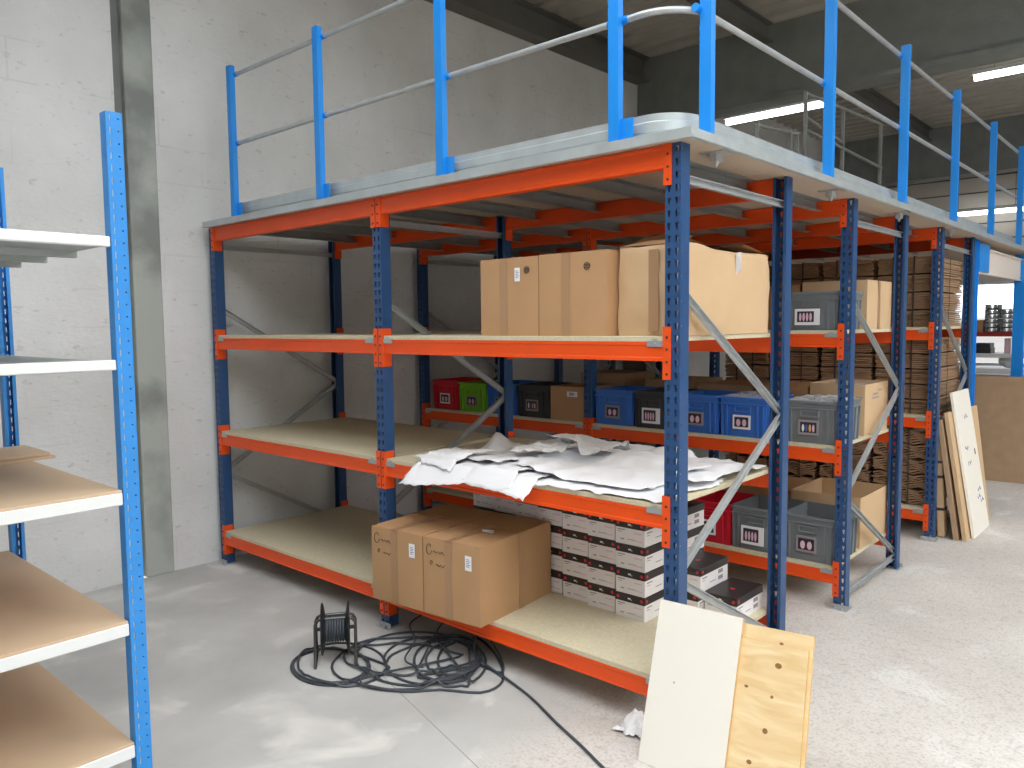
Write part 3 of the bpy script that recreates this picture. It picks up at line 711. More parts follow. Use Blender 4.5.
# ------------------------------------------------------------------ plastic crates
def crate(label, mk, x, y, z, w=.318, d=.40, h=.262, rz=0, pic='pink', frame=True, film=False, empty=True, handle=True):
    m = M[mk]; t = thing('plastic_crate', label, 'crate', (x, y, z), rz, 'plastic crates on the middle rack')
    tp = .012; t_ = .004
    def ring(zz, off): k = tp*(1-zz/h)+off; return [(k, k, zz), (w-k, k, zz), (w-k, d-k, zz), (k, d-k, zz)]
    b = MB(); vs = ring(0, 0)+ring(h, 0)+ring(h, t_)+ring(.006, t_)
    fs = [(3, 2, 1, 0)]+[(4*a+i, 4*a+(i+1) % 4, 4*a+4+(i+1) % 4, 4*a+4+i) for a in range(3) for i in range(4)]+[(12, 13, 14, 15)]
    b.add(vs, fs, m)
    # vertical ribs
    def rib(p, q, n, ww):
        p, q, n = Vector(p), Vector(q), Vector(n); b.bar(p+n*.004, q+n*.004, ww, .011, m, up=n)
    for fx in (.03, .13, .80, .92):
        rib((fx*w, tp*.98, .004), (fx*w, 0.002, h-.05), (0, -1, 0), .012)
    for fy in (.06, .22, .5, .78, .94): rib((w-tp*.98, fy*d, .004), (w-.002, fy*d, h-.05), (1, 0, 0), .012)
    b.build('crate_body', t)
    b = MB()                                                   # double rim
    for z0, z1, e in ((h-.016, h, .008), (h-.052, h-.044, .007)):
        b.box((-e, -e, z0), (w+e, .003, z1), m); b.box((-e, d-.003, z0), (w+e, d+e, z1), m); b.box((-e, .003, z0), (.003, d-.003, z1), m); b.box((w-.003, .003, z0), (w+e, d-.003, z1), m)
    b.build('rim', t, bevel=.0015)
    if handle:
        b = MB(); zz = h*.70; x0, x1 = w*.30, w*.66
        b.box((x0, -.006, zz+.012), (x1, .008, zz+.020), m); b.box((x0, -.006, zz-.020), (x1, .008, zz-.014), m); b.box((x0, -.006, zz-.014), (x0+.008, .008, zz+.012), m); b.box((x1-.008, -.006, zz-.014), (x1, .008, zz+.012), m)
        b.build('handle', t)
    ya = tp*.62-.013; x0, x1, z0, z1 = w*.28, w*.66, h*.20, h*.55
    if pic == 'big': x0, x1, z0, z1 = w*.20, w*.66, h*.14, h*.56
    b = MB(); b.box((x0, ya-.001, z0), (x1, ya+.006, z1), M['sticker'] if frame else M['grey_print']); lab = b.build('label_card', t); lab['label'] = 'paper picture label'
    b = MB(); k = (x1-x0)*.10; b.box((x0+k, ya-.0016, z0+k*1.2), (x1-k*(2.2 if pic == 'big' else 1.0), ya-.0011, z1-k), M['photo_dark'])
    n = {'pink': 2, 'gold': 4, 'big': 4, 'rose': 2}[pic]; xa, xb_ = x0+k*1.6, x1-k*(2.8 if pic == 'big' else 1.6); sw = (xb_-xa)/n
    for i in range(n):
        mm = M['photo_gold'] if pic in ('gold',) and i in (2,) else M['photo_pink'] if pic != 'gold' else M['sticker'] if i == 0 else M['ink_blue'] if i == 1 else M['photo_pink']
        cx, r0 = xa+sw*(i+.5), sw*.36
        b.prism([(cx+r0*math.cos(a*PI/6), z0+k*1.4+(z1-z0)*.28+(z1-z0)*.26*math.sin(a*PI/6)) for a in range(12)], lambda p: (p[0], ya-.0021, p[1]), lambda p: (p[0], ya-.0017, p[1]), mm)
    b.build('picture', lab)
    if film:
        b = MB(); n = 16; vs = []
        for j in range(n+1):
            for i in range(n+1):
                p = Vector((.008+(w-.016)*i/n, .008+(d-.016)*j/n, 0)); e = min(i, j, n-i, n-j)
                vs.append(Vector((p.x, p.y, h-.002+(.022*abs(noise.noise(p*22+Vector((x*9, 0, 0))))+.006 if e > 0 else 0))))
        b.add(vs, [(j*(n+1)+i, j*(n+1)+i+1, (j+1)*(n+1)+i+1, (j+1)*(n+1)+i) for j in range(n) for i in range(n)], M['film'])
        b.build('plastic_film', t)['label'] = 'crinkled clear plastic film'
    return t
yc = ROWS[1]+.025
crate('grey plastic crate with white framed photo label on the top shelf', 'crate_grey', -.412, yc, Z2, .33, .40, .235, pic='big')
crate('grey plastic crate at the right end of the middle shelf, film over its top', 'crate_grey', -.405, yc, Z1, .33, pic='gold', film=True, frame=False)
crate('blue plastic crate filled with crinkled clear film on the middle shelf', 'crate_blue', -.838, yc, Z1, film=True)
crate('blue plastic crate between the black one and the film filled one', 'crate_blue', -1.176, yc, Z1, frame=False)
crate('black plastic crate with white framed label on the middle shelf', 'crate_dark', -1.512, yc, Z1, pic='big')
crate('blue plastic crate just right of the far middle post, left of the black crate', 'crate_blue', -1.858, yc, Z1, w=.325, frame=False)
crate('red plastic crate at the far left end of the middle shelf', 'crate_red', -3.66, yc, Z1, frame=True)
crate('lime green plastic crate on the middle shelf beside the red one', 'crate_green', -3.325, yc, Z1, h=.25, frame=False)
crate('blue plastic crate half hidden behind the post, right of the green one', 'crate_blue', -2.985, yc, Z1, frame=False)
crate('charcoal plastic crate left of the small brown box on the middle shelf', 'crate_dark', -2.645, yc, Z1, w=.335, frame=False, pic='gold')
crate('red plastic crate on the bottom shelf, left of two grey ones', 'crate_red', -1.085, yc, Z0, w=.33, h=.28, pic='rose')
crate('open grey plastic crate with large photo label on the bottom shelf', 'crate_grey', -.748, yc, Z0, w=.335, h=.285, pic='big')
crate('open grey plastic crate with pink label at the bottom shelf end', 'crate_grey', -.405, yc, Z0, w=.33, h=.285, frame=False, pic='rose')
# boxes on the middle rack
G3 = 'cardboard boxes on the middle rack'
carton('brown cardboard box with white sticker beside the far middle post', .325, .40, .262, (-2.297, yc, Z1), 0, 'card', G3, None, (.52, .72, .10, .04))
carton('cardboard box with printed sides at the right end of the middle shelf', .36, .47, .335, (-.445, 2.51, Z1), 0, 'card_pale', G3, None, printed=True, open_top=True)
b = MB(); n = 10; vs = []
for j in range(n+1):
    for i in range(n+1):
        p = Vector((.02+.32*i/n, .02+.43*j/n, 0)); vs.append((p.x, p.y, .02*abs(noise.noise(p*17))+.03*math.sin(PI*i/n)*math.sin(PI*j/n)))
b.add(vs, [(j*(n+1)+i, j*(n+1)+i+1, (j+1)*(n+1)+i+1, (j+1)*(n+1)+i) for j in range(n) for i in range(n)], M['film']); fo = b.build('plastic_bag', smooth=True); fo.location = (-.445, 2.51, Z1+.306)
tag(fo, 'clear plastic bag bulging from the printed cardboard box', 'bag')
carton('plain brown box behind the grey and blue crates on the middle shelf', .37, .47, .30, (-.83, 2.51, Z1), 0, 'card', G3, None, printed=False)
carton('long brown box behind the crates, left of the printed box and plain box', .44, .45, .29, (-1.30, 2.52, Z1), 0, 'card_dull', G3, None)
carton('dim brown box behind the black crate on the middle shelf', .44, .45, .31, (-1.765, 2.53, Z1), 0, 'card_dull', G3, None)
carton('dim brown box behind the brown box with white sticker', .44, .45, .34, (-2.40, 2.53, Z1), 0, 'card_dull', G3, None)
carton('open brown cardboard box at the right end of the bottom shelf', .46, .56, .335, (-.545, 2.47, Z0), 0, 'card_pale', G3, None, open_top=True)
carton('closed brown box left of the open one on the bottom shelf', .42, .52, .31, (-.98, 2.49, Z0), 0, 'card', G3, .5)
carton('dim brown box behind the red crate on the bottom shelf', .42, .52, .33, (-1.42, 2.49, Z0), 0, 'card_dull', G3, .5)
carton('tall pale box with tape at the right end of the top shelf', .42, .50, .315, (-.50, 2.49, Z2), .0, 'card_pale', G3, None, side_tape=.45)
carton('brown box behind the grey crate on the top shelf', .44, .46, .30, (-.96, 2.50, Z2), 0, 'card', G3, None)

# ------------------------------------------------------------------ bundles of flattened cardboard on the farthest rack
def bundle_mesh(w, d, h, seed, wav=.004):
    b = MB(); rr = random.Random(seed); n = max(4, int(h/.016)); z = 0
    for i in range(n):
        t_ = h/n; ox, oy = rr.uniform(-.008, .008), rr.uniform(-.012, .012)
        nx = 8; vs = []
        for y in (oy, d+oy):
            for k in range(nx+1): vs.append((ox+w*k/nx, y, z+.001+wav*math.sin(k*1.9+i*.8+seed)))
            for k in range(nx+1): vs.append((ox+w*k/nx, y, z+t_*.86+wav*math.sin(k*1.9+i*.8+seed)))
        N = nx+1; fs = []
        for k in range(nx): fs += [(k, k+1, N+k+1, N+k), (2*N+k, 3*N+k, 3*N+k+1, 2*N+k+1), (N+k, N+k+1, 3*N+k+1, 3*N+k), (k, 2*N+k, 2*N+k+1, k+1)]
        fs += [(0, N, 3*N, 2*N), (N-1, 3*N-1, 4*N-1, 2*N-1)]
        b.add(vs, fs, M['card_edge']); z += t_
    return b.mesh('sheets')
def strap_mesh(w, d, h):
    b = MB(); e = .016
    for x in (.3*w, .68*w):
        b.box((x-.006, -e-.002, .0), (x+.006, -e, h+.006), M['strap']); b.box((x-.006, -e, h+.004), (x+.006, d+e, h+.006), M['strap']); b.box((x-.006, d+e, 0), (x+.006, d+e+.002, h+.006), M['strap'])
    b.box((w+e, d*.5-.006, 0), (w+e+.002, d*.5+.006, h+.006), M['strap'])
    return b.mesh('strap')
bw, bd = .405, .955
shelfn = {2: ('top', Z2, 4, .142), 1: ('middle', Z1, 5, .122), 0: ('bottom', Z0, 5, .122)}
stn = ['right end', 'second from right', 'third from right', 'fourth from right']
posn = ['bottom', 'second', 'third', 'fourth', 'fifth']
for lv, (nm, z, n, hh) in shelfn.items():
    me = [bundle_mesh(bw, bd, hh-.010, 10*lv+k, .011 if lv == 0 else .002) for k in range(2)]; sm = strap_mesh(bw, bd, hh-.010)
    for s in range(4):
        for k in range(n):
            rz = R.uniform(-.006, .006)
            t = thing('cardboard_bundle', 'bundle of flattened cardboard, %s from below in the %s stack, %s shelf' % (posn[k] if k else 'lowest', stn[s], nm), 'cardboard', (-.085-bw-.445*s, ROWS[2]+.085+R.uniform(-.008, .008), z+.013*(lv == 0)+hh*k+.0002), rz, 'flattened cardboard bundles on the %s shelf of the far rack' % nm)
            link('sheets', me[(s+k) % 2], t); link('strap', sm, t)

# ------------------------------------------------------------------ white paper heap
HG = {}
def hkey(x, y): return (round(x/.025), round(y/.025))
def sheet(label, cx, cy, sx, sy, ang, amp, seed, lifts=(), name='paper_sheet'):
    n, mrow = 44, 34; vs = []; ca, sa = math.cos(ang), math.sin(ang); S = Vector((seed*3.7, seed*1.3, seed*.7)); hs = []
    for j in range(mrow+1):
        for i in range(n+1):
            u, v = i/n-.5, j/mrow-.5
            ed = 1+.10*noise.noise(Vector((u*3, v*3, seed)))*(1 if max(abs(u), abs(v)) > .3 else .3)+.06*noise.noise(Vector((u*14, v*14, seed*2)))*(max(abs(u), abs(v))*2)**4
            lx, ly = u*sx*ed, v*sy*ed; x, y = cx+lx*ca-ly*sa, cy+lx*sa+ly*ca
            y = min(y, DEP-.01); x = min(x, -.05) if y > .06 and y < .99 else min(x, -.085)
            k = hkey(x, y); base = max([HG.get((k[0]+a, k[1]+c), 0) for a in (-1, 0, 1) for c in (-1, 0, 1)])
            p = Vector((x, y, 0))*3.1+S; q = noise.noise(p)
            cre = abs(noise.noise(p*1.7+Vector((5, 2, 0)))); cre2 = abs(noise.noise(p*3.9+Vector((1, 8, 0))))
            cre3 = abs(noise.noise(p*7.3+Vector((2, 6, 0)))); hz = amp*(.50+.5*q)*.7+amp*.5*(1-2*cre if cre < .5 else 0)*.6+amp*.34*(1-2*cre2)+(.0035+amp*.10)*(1-2*cre3)
            for lx_, ly_, rr, hh in lifts: hz += hh*math.exp(-((x-lx_)**2+(y-ly_)**2)/rr**2)
            hs.append((x, y, base, max(0, hz)))
    # smooth the support so that the sheet drapes
    B = [h[2] for h in hs]
    for _ in range(3):
        nb = B[:]
        for j in range(mrow+1):
            for i in range(n+1):
                a = [B[jj*(n+1)+ii] for jj in (j-1, j, j+1) for ii in (i-1, i, i+1) if 0 <= jj <= mrow and 0 <= ii <= n]
                nb[j*(n+1)+i] = max(hs[j*(n+1)+i][2], sum(a)/len(a))
        B = nb
    for (x, y, b0, hz), bb in zip(hs, B):
        droop = -max(0, -.006-y)*.75 if y < -.006 else 0
        z = Z1+.0015+bb+.0022+hz
        if y < -.006: z = max(Z1+.0015+droop+bb*.6+hz*.7, Z1-.12)
        vs.append(Vector((x, y, z)))
    for v in vs:
        k = hkey(v.x, v.y); HG[k] = max(HG.get(k, 0), v.z-Z1)
    b = MB(); b.add(vs, [(j*(n+1)+i, j*(n+1)+i+1, (j+1)*(n+1)+i+1, (j+1)*(n+1)+i) for j in range(mrow) for i in range(n)], M['paper'])
    me = b.mesh(name); bm = bmesh.new(); bm.from_mesh(me)
    if sum(f.normal.z for f in bm.faces) < 0: bmesh.ops.reverse_faces(bm, faces=bm.faces)
    for f in bm.faces: f.smooth = True
    bmesh.ops.solidify(bm, geom=bm.faces[:], thickness=.0006); bm.to_mesh(me); bm.free()
    return tag(link(name, me), label, 'paper', 'white packing paper on the front shelf')
sheet('greyish white paper sheet raised at the back of the paper heap', -1.00, .80, .95, .52, .10, .026, 1, ((-1.25, .95, .16, .05), (-.95, .90, .22, .035)))
sheet('large flat white paper sheet at the right front of the heap', -.58, .30, .98, .62, .03, .008, 2)
sheet('white paper sheet at the right end of the shelf near the back post', -.36, .68, .58, .66, -.05, .026, 3, ((-.15, .75, .10, .03),))
sheet('white paper sheet hanging over the beam left of the middle of the heap', -1.02, .15, .56, .44, -.10, .010, 10)
sheet('white paper sheet at the left front hanging over the orange beam', -1.27, .15, .74, .50, .10, .012, 4)
sheet('white paper sheet lying across the left of the heap with raised corner', -1.30, .36, .62, .52, -.22, .012, 5, ((-1.50, .52, .075, .085),))
sheet('smooth white paper sheet on top of the right of the heap', -.60, .36, .80, .56, -.06, .010, 6)
sheet('crumpled white paper in the middle of the heap', -1.02, .34, .28, .24, .5, .034, 7, ((-1.06, .36, .05, .03),))
sheet('small torn white paper piece at the left tip of the heap', -1.46, .13, .36, .30, -.15, .018, 8)
sheet('crumpled greyish paper behind the middle of the heap', -.86, .56, .36, .28, .2, .030, 9)

# ------------------------------------------------------------------ boards leaning on the near corner post
def leaning(name, label, cat, group, x0, x1, L, y_off, tilt, roll, mface, medge, th=.012, lift=0.0, knots=()):
    t = thing(name, label, cat, (x0, -.238+y_off, lift), 0, group)
    X = Matrix.Rotation(-tilt, 4, 'X') @ Matrix.Rotation(roll, 4, 'Y')
    w = x1-x0
    b = MB(); b.box((0, 0, 0), (w, th, L), M[mface]); me = b.mesh('panel'); me.materials.append(M[medge])
    for p in me.polygons:
        if abs(p.normal.y) < .5: p.material_index = 1
    o = link('panel', me, t); o.matrix_local = X
    if knots:
        for kx, kz, r0, r1 in knots:
            b = MB(); b.prism([(kx+r0*math.cos(a*PI/7), kz+r1*math.sin(a*PI/7)) for a in range(14)], lambda p: (p[0], -.0004, p[1]), lambda p: (p[0], .0001, p[1]), M['knot'])
            k = b.build('knot' if 'ply' in name else 'screw_hole', t); k.matrix_local = X
    return t
tl = .3085
GB = 'boards leaning on the near corner post'
leaning('plywood_board', 'knotty plywood sheet leaning behind the white board at the near corner', 'board', GB, .028, .582, .550, .0275, tl, -.058, 'ply', 'board_edge', .012, .0005,
        ((.455, .555, .008, .005), (.45, .475, .013, .010), (.335, .378, .008, .005), (.435, .362, .006, .006), (.42, .24, .010, .010), (.29, .545, .004, .004), (.37, .12, .01, .008)))
leaning('plywood_board', 'rearmost pale plywood sheet, its top edge showing above the knotty one', 'board', GB, .036, .594, .598, .0415, tl, -.058, 'ply', 'board_edge', .012, .0005)
leaning('white_board', 'white laminated board leaning in front of the plywood at the near corner', 'board', GB, -.0485, .3115, .634, .0106, tl, -.022, 'white_board', 'board_edge', .014, .0005,
        ((.11, .33, .0025, .004), (.19, .03, .0025, .003)))

# ------------------------------------------------------------------ crumpled scrap on the floor behind the boards
b = MB(); n = 12; vs = []
for j in range(n+1):
    for i in range(n+1):
        p = Vector((i/n-.5, j/n-.5, 0)); r0 = 1+.35*noise.noise(p*5)
        vs.append((p.x*.16*r0, p.y*.14*r0, .004+max(0, .07*(1-4*(p.x**2+p.y**2)))+.03*abs(noise.noise(p*7+Vector((4, 4, 0))))))
b.add(vs, [(j*(n+1)+i, j*(n+1)+i+1, (j+1)*(n+1)+i+1, (j+1)*(n+1)+i) for j in range(n) for i in range(n)], M['paper']); me = b.mesh('paper_scrap')
bm = bmesh.new(); bm.from_mesh(me); bmesh.ops.solidify(bm, geom=bm.faces[:], thickness=.001); bm.to_mesh(me); bm.free()
so = link('paper_scrap', me, None, (-.17, -.03, 0)); tag(so, 'crumpled white scrap on the floor behind the leaning white board', 'scrap')

# ------------------------------------------------------------------ cable reel and cable
def reel():
    c = Vector((-1.755, -.455, 0)); ax = Vector((.60, .80, 0)).normalized(); side = Vector((ax.y, -ax.x, 0)); up = Vector((0, 0, 1))
    t = thing('cable_reel', 'black cable reel in a bent tube frame standing on the floor', 'cable reel', c)
    zc = .172; hw = .068
    for s in (-1, 1):
        b = MB(); prof = [(.13, -.004), (.134, 0), (.13, .005), (.06, .020), (.02, .022)]
        if s > 0: prof = [(r, -h) for r, h in reversed(prof)]
        b.lathe([(.02, -.006)]+prof+[(.02, .006)] if s < 0 else prof+[(.02, .006)], up*zc+ax*(hw*s), ax, 32, M['black_plastic']); b.build('flange', t, smooth=True)
    b = MB(); b.lathe([(.055, -hw), (.055, hw)], up*zc, ax, 24, M['black_plastic'])
    b.build('drum', t, smooth=True)
    b = MB()
    for k in range(9):
        o = -hw+.014+k*(2*hw-.028)/8
        b.tube([up*zc+ax*(o+.002*math.sin(a))+(side*math.cos(a)+up*math.sin(a))*.064 for a in [i*PI/10 for i in range(20)]], .0065, 6, M['rubber'], closed=True)
    b.build('wound_cable', t, smooth=True)
    b = MB(); e = hw+.034
    def uframe(s, lean):
        b_, pts = side*(.095*s), []
        tb = side*(.03*s); hgt = .235
        pts = [b_-ax*e+up*.008]; pts += [tb-ax*e+up*(hgt-.03), tb-ax*(e-.012)+up*(hgt-.008), tb-ax*(e-.03)+up*hgt, tb+ax*(e-.03)+up*hgt, tb+ax*(e-.012)+up*(hgt-.008), tb+ax*e+up*(hgt-.03), b_+ax*e+up*.008]
        return pts
    for s in (1, -1):
        p = uframe(s, 0); b.tube(p, .008, 8, M['steel_tube'])
    for s in (-1, 1): b.tube([side*.095+ax*e*s+up*.0085, side*-.095+ax*e*s+up*.0085], .008, 8, M['steel_tube'])
    b.tube([ax*-e*1.0+up*zc, ax*e*1.0+up*zc], .010, 8, M['steel_tube'])
    for s in (-1, 1): b.tube([side*.095*1+ax*e*s+up*.0085, side*.035+ax*e*s+up*zc, side*-.035+ax*e*s+up*zc, side*-.095+ax*e*s+up*.0085], .007, 8, M['steel_tube'])
    b.build('frame', t, smooth=True)
reel()
def cable():
    pts = []; rr = random.Random(3)
    def E(cx, cy, rx, ry, a0, turns, n=26, tilt=0.0, grow=0.0):
        for i in range(int(n*abs(turns))+1):
            f = i/n*(1 if turns > 0 else -1); a = a0+2*PI*f; g = 1+grow*abs(f)
            x, y = rx*g*math.cos(a), ry*g*math.sin(a)
            pts.append((cx+x*math.cos(tilt)-y*math.sin(tilt), cy+x*math.sin(tilt)+y*math.cos(tilt)))
    # loops in the frame of the photographed floor, traced as they lie
    E(330, 668, 40, 19, -.6, 1.9, grow=-.05); E(342, 666, 44, 22, 0, 1.0)
    pts.extend([(392, 656), (420, 645), (450, 641)])
    E(446, 662, 30, 21, -1.2, 1.6, grow=.08); E(430, 662, 46, 24, .3, 1.2); E(458, 662, 20, 18, 2.0, 1.1); E(416, 660, 60, 27, .2, .9)
    E(450, 664, 36, 24, 1.0, 1.0); E(402, 658, 58, 19, .5, .8)
    E(398, 668, 66, 23, .3, .9); pts.extend([(360, 684), (400, 693), (440, 691), (480, 694), (500, 686), (503, 674), (498, 660), (486, 645), (474, 638)])
    E(454, 662, 28, 18, -.6, 1.1)
    pts.extend([(480, 664), (505, 680), (530, 698), (556, 724), (582, 748), (606, 772), (640, 800)])
    out = []; N = len(pts)
    # Catmull-Rom on floor points; later turns lie on earlier ones
    fl = [at(px, py, 0) for px, py in pts]
    cellh = {}
    dense = []
    for i in range(N-1):
        p0, p1, p2, p3 = fl[max(i-1, 0)], fl[i], fl[i+1], fl[min(i+2, N-1)]
        for s in range(3):
            u = s/3; dense.append(.5*((2*p1)+(p2-p0)*u+(2*p0-5*p1+4*p2-p3)*u*u+(3*p1-p0-3*p2+p3)*u**3))
    zs = []
    for i, p in enumerate(dense):
        k = (round(p.x/.013), round(p.y/.013)); best = 0
        for a in (-1, 0, 1):
            for c in (-1, 0, 1):
                q = cellh.get((k[0]+a, k[1]+c))
                if q and i-q[1] > 12: best = max(best, q[0])
        zs.append(.0068 if not best else min(best+.0085, .030))
        if k not in cellh or cellh[k][0] < zs[-1]: cellh[k] = (zs[-1], i)
    for _ in range(2): zs = [max(zs[i] if _ == 0 else 0, (zs[max(i-1, 0)]+zs[i]*2+zs[min(i+1, len(zs)-1)])/4) for i in range(len(zs))]
    pos = []
    for p, z in zip(dense, zs):
        v = Vector((p.x, p.y, z))
        if not pos or (v-pos[-1]).length > .004: pos.append(v)
    b = MB(); b.tube(pos, .0062, 7, M['rubber']); tag(b.build('power_cable', smooth=True), 'long black cable lying in loops beside the reel and across the floor', 'cable')
    # a springy second cable rising over the heap towards the beam
    pts2 = [(420, 664, 0.01), (432, 640, .03), (444, 622, .08), (462, 613, .16), (478, 622, .15), (474, 650, .05), (480, 664, .012), (502, 672, .0068), (500, 656, .02), (484, 632, .10), (470, 618, .19), (452, 606, .10), (428, 612, .03), (410, 624, .012), (415, 640, .03), (405, 660, .03), (425, 668, .02)]
    q = [at(px, py, z) for px, py, z in pts2]; d2 = []
    for i in range(len(q)-1):
        p0, p1, p2, p3 = q[max(i-1, 0)], q[i], q[i+1], q[min(i+2, len(q)-1)]
        for s in range(8):
            u = s/8; d2.append(.5*((2*p1)+(p2-p0)*u+(2*p0-5*p1+4*p2-p3)*u*u+(3*p1-p0-3*p2+p3)*u**3))
    for v in d2: v.z = max(v.z, .0055)
    b = MB(); b.tube(d2, .005, 7, M['rubber']); tag(b.build('power_cable', smooth=True), 'thinner black cable springing up in an arch from the coil under the beam', 'cable')
cable()

# ------------------------------------------------------------------ boards leaning by the far rack
def lean_x(name, label, xb, ya, yb, L, tilt, th, m, group, text=False, z0=.0):
    t = thing(name, label, 'board', (xb, ya, z0), 0, group); X = Matrix.Rotation(-tilt, 4, 'Y'); w = yb-ya
    b = MB(); b.box((-th, 0, 0), (0, w, L), M[m]); o = b.build('panel', t, bevel=.001); o.matrix_local = X
    if text:
        b = MB()
        for zc, yc_ in ((.34, .34), (.28, .30), (.24, .38), (.58, .16), (.70, .14), (.95, .25)):
            pts = [(.0012, yc_+i*.013, zc+.022*math.sin(i*1.7+zc*9)*math.cos(i*.6)) for i in range(9)]; b.tube(pts, .002, 4, M['ink_blue'])
        b.box((.0003, .42, .62), (.001, .45, .67), M['ink']); o = b.build('handwriting', t); o.matrix_local = X
    return t
GL = 'boards leaning on the far rack'
lean_x('panel_board', 'narrow white panel with blue scribbles leaning by the far rack', .235, 4.20, 4.74, 1.17, .165, .02, 'white_board', GL, True, .004)
lean_x('panel_board', 'brown board leaning directly behind the white scribbled panel', .205, 4.08, 4.60, 1.02, .16, .03, 'card_pale', GL, z0=.001)
lean_x('panel_board', 'darker brown board leaning innermost behind the white panel', .150, 4.06, 4.52, .96, .150, .035, 'card_dull', GL, z0=.001)
lean_x('panel_board', 'pale tan board sticking out right of the white panel', .190, 4.66, 5.00, 1.0, .13, .02, 'card_pale', GL, z0=.001)
t = thing('wrapped_parcel', 'tall narrow beige parcel with dark bands beside the far rack post', 'parcel', (.045, 4.09, 0), 0); X = Matrix.Rotation(-.05, 4, 'Y')
b = MB(); b.box((-.055, 0, .003), (0, .10, .82), M['card_pale']); o = b.build('wrapping', t, bevel=.008); o.matrix_local = X
for z in (.22, .48, .60): b = MB(); b.box((-.056, -.001, z), (.001, .101, z+.022), M['strap']); o = b.build('band', t); o.matrix_local = X
b = MB()
for k in range(3):
    b.box((-.36+.01*k, 6.92-.012*k, 0), (1.6, 6.93-.012*k, 1.13-.006*k), M['card_dull'])
o = b.build('cardboard_sheet', bevel=.002); tag(o, 'very large brown cardboard sheet standing upright at the far right', 'cardboard')

# ------------------------------------------------------------------ tall steel frame beyond the racks
def frame_beyond():
    t = thing('steel_portal', 'bright blue columns with a beige beam carrying the deck beyond the racks', 'steel frame', (-.03, 5.3, 0))
    O = Vector((.03, -5.3, 0))
    def P(b): b.v = [v+O for v in b.v]; return b
    for y, x in ((5.145, -.05), (7.35, -.03)):
        b = MB()
        b.box((x-.05, y-.05, .008), (x+.05, y-.042, 2.44), M['rail_blue']); b.box((x-.05, y+.042, .008), (x+.05, y+.05, 2.44), M['rail_blue']); b.box((x-.006, y-.042, .008), (x+.006, y+.042, 2.44), M['rail_blue'])
        P(b).build('column', t)
        b = MB(); b.box((x-.1, y-.1, 0), (x+.1, y+.1, .008), M['rail_blue']); P(b).build('base_plate', t)
    b = MB(); b.box((-.008, 5.22, 2.17), (0, 5.62, 2.42), M['rail_blue']); P(b).build('bracket', t)['label'] = 'blue bracket plate'
    b = MB(); b.box((-.03, 5.22, 2.16), (-.022, 7.29, 2.38), M['beige_paint'])
    b.box((-.06, 5.63, 2.375), (.002, 7.29, 2.385), M['beige_paint']); b.box((-.06, 5.22, 2.155), (-.010, 7.29, 2.165), M['beige_paint']); P(b).build('beam', t)
frame_beyond()

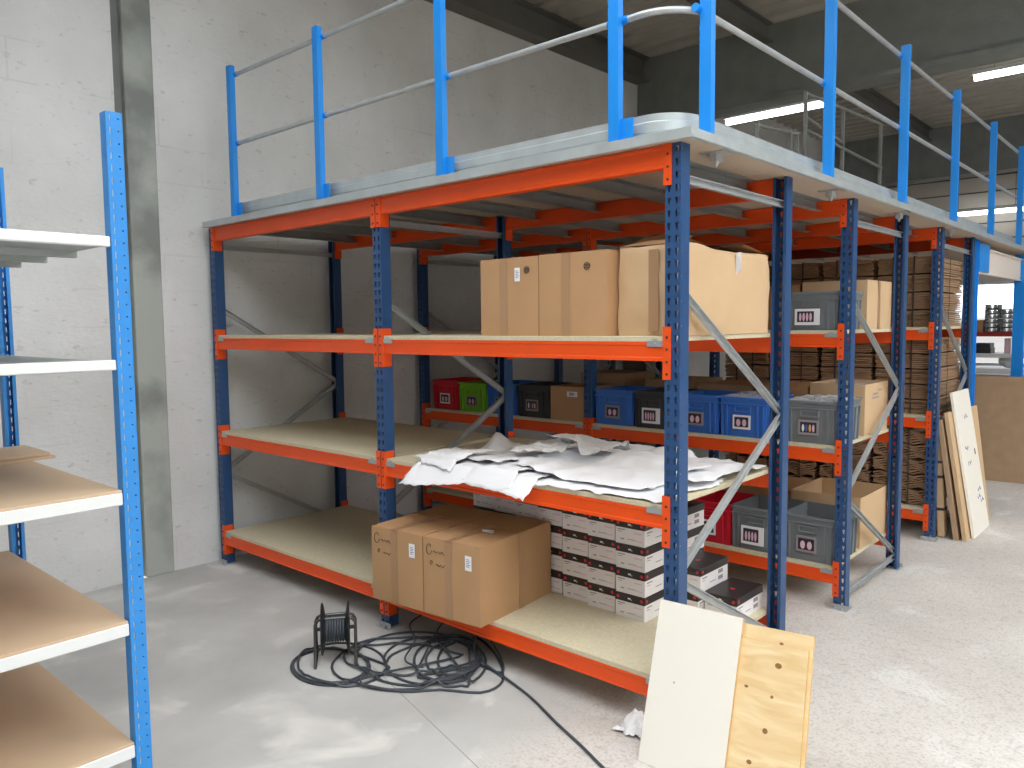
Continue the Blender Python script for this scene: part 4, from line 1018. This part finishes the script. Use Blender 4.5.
# ------------------------------------------------------------------ far storage in front of the window
def far():
    Y = 10.4
    t = thing('storage_shelf', 'distant shelf with red and white beams in front of the bright window', 'shelving', (-.9, Y, 0))
    O = Vector((.9, -Y, 0))
    def P(b): b.v = [v+O for v in b.v]; return b
    for x in (-2.2, .55):
        for y in (Y, Y+.75):
            b = MB(); b.box((x, y, 0), (x+.07, y+.05, 1.72), M['rail_blue']); P(b).build('upright', t)
    for z, m in ((1.55, 'red_beam'), (1.24, 'white_paint'), (1.02, 'white_paint'), (.90, 'red_beam'), (.35, 'red_beam')):
        b = MB()
        b.box((-2.13, Y, z-.06), (.55, Y+.04, z), M[m]); b.box((-2.13, Y+.76, z-.06), (.55, Y+.80, z), M[m]); b.box((-2.13, Y+.04, z-.02), (.55, Y+.76, z), M[m]); P(b).build('shelf', t)
    def tray_stack(x, n, label):
        for k in range(n):
            tt = thing('bottle_tray', label % (posn[k] if k else 'lowest') if k < 5 else label % 'topmost', 'tray', (x, Y+.08, 1.5502+.068*k), 0, 'trays of bottles on the distant shelf')
            b = MB(); b.box((0, 0, 0), (.17, .26, .012), M['jar_dark']); b.box((0, 0, .056), (.17, .26, .066), M['jar_dark']); b.box((0, 0, .012), (.01, .26, .056), M['jar_dark']); b.box((.16, 0, .012), (.17, .26, .056), M['jar_dark']); b.build('tray_frame', tt)
            b = MB()
            for i in range(2): b.lathe([(.028, 0), (.028, .030), (.015, .036), (.015, .042)], (.048+.074*i, .05, .0125), (0, 0, 1), 10, M['jar'])
            b.build('bottles', tt, smooth=True)
    tray_stack(-.96, 6, 'tray of pale bottles, %s of the left stack on the distant shelf')
    tray_stack(-.77, 5, 'tray of pale bottles, %s of the middle stack on the distant shelf')
    tray_stack(-.56, 6, 'tray of pale bottles, %s of the right stack on the distant shelf')
    carton('small brown box left of the bottle trays on the distant shelf', .12, .3, .18, (-1.10, Y+.08, 1.5502), 0, 'card', None, None)
    b = MB(); b.box((0, 0, 0), (.22, .3, .08), M['crate_dark']); b.box((.01, .01, .082), (.21, .29, .15), M['crate_dark']); b.box((-.006, -.006, .072), (.226, .306, .082), M['crate_dark']); o = b.build('storage_box', bevel=.004); o.location = (-1.09, Y+.08, 1.2402); tag(o, 'dark stacked box on the white shelf before the bright window', 'box')
    b = MB(); b.box((0, 0, 0), (.05, .2, .22), M['photo_pink']); o = b.build('carton', bevel=.003); o.location = (-.70, Y+.08, 1.2402); tag(o, 'slim pink and white carton on the white shelf before the window', 'carton')
    b = MB(); n = 14; vs = []; fs = []
    for j in range(n+1):
        for i in range(n):
            a = 2*PI*i/n; ph = PI*j/n; p = Vector((math.cos(a)*math.sin(ph), math.sin(a)*math.sin(ph), math.cos(ph))); q = p*(1+.25*noise.noise(p*3))
            vs.append((q.x*.13, q.y*.13, .125+q.z*.11))
    fs = [(j*n+i, j*n+(i+1) % n, (j+1)*n+(i+1) % n, (j+1)*n+i) for j in range(n) for i in range(n)]
    b.add(vs, fs, M['sticker']); o = b.build('plastic_bag', smooth=True); o.location = (-.70, Y-.35, .88); 
    return o
bag = far(); bag.location = (-.66, 10.62, 1.0202); tag(bag, 'white plastic bag on the distant shelf near the blue column', 'bag')
bag.scale = (1, 1, .9)
b = MB(); b.box((.0, .0, 0), (.06, .04, .9), M['timber']); o = b.build('timber_post', bevel=.002); o.location = (-1.27, 12.9, 2.42); 
bpy.data.objects.remove(o)

# ------------------------------------------------------------------ light: overcast sky through the openings
w = bpy.data.worlds.new('World'); bpy.context.scene.world = w; w.use_nodes = True
bg = w.node_tree.nodes['Background']; nt = w.node_tree; tc = nt.nodes.new('ShaderNodeTexCoord'); sx = nt.nodes.new('ShaderNodeSeparateXYZ'); rp = nt.nodes.new('ShaderNodeValToRGB')
nt.links.new(tc.outputs['Generated'], sx.inputs[0]); nt.links.new(sx.outputs[2], rp.inputs[0]); nt.links.new(rp.outputs[0], bg.inputs['Color'])
e = rp.color_ramp.elements; e[0].position = 0; e[0].color = (.16, .16, .155, 1); e[1].position = .02; e[1].color = (.62, .66, .70, 1)
k = rp.color_ramp.elements.new(.8); k.color = (1, 1, 1, 1)
bg.inputs['Strength'].default_value = 5.6

# ------------------------------------------------------------------ camera
cd = bpy.data.cameras.new('Camera'); cam = bpy.data.objects.new('Camera', cd); C.objects.link(cam)
cd.sensor_width = 36; cd.lens = 36*FPX/1024; cd.clip_start = .05; cd.clip_end = 200
Mx = Matrix((( _r.x, _u.x, -_f.x, CAM.x), (_r.y, _u.y, -_f.y, CAM.y), (_r.z, _u.z, -_f.z, CAM.z), (0, 0, 0, 1)))
cam.matrix_world = Mx
sc = bpy.context.scene; sc.camera = cam
sc.view_settings.view_transform = 'Standard'; sc.view_settings.look = 'None'; sc.view_settings.gamma = 1; sc.view_settings.use_curve_mapping = False
sc.view_settings.exposure = 0.0
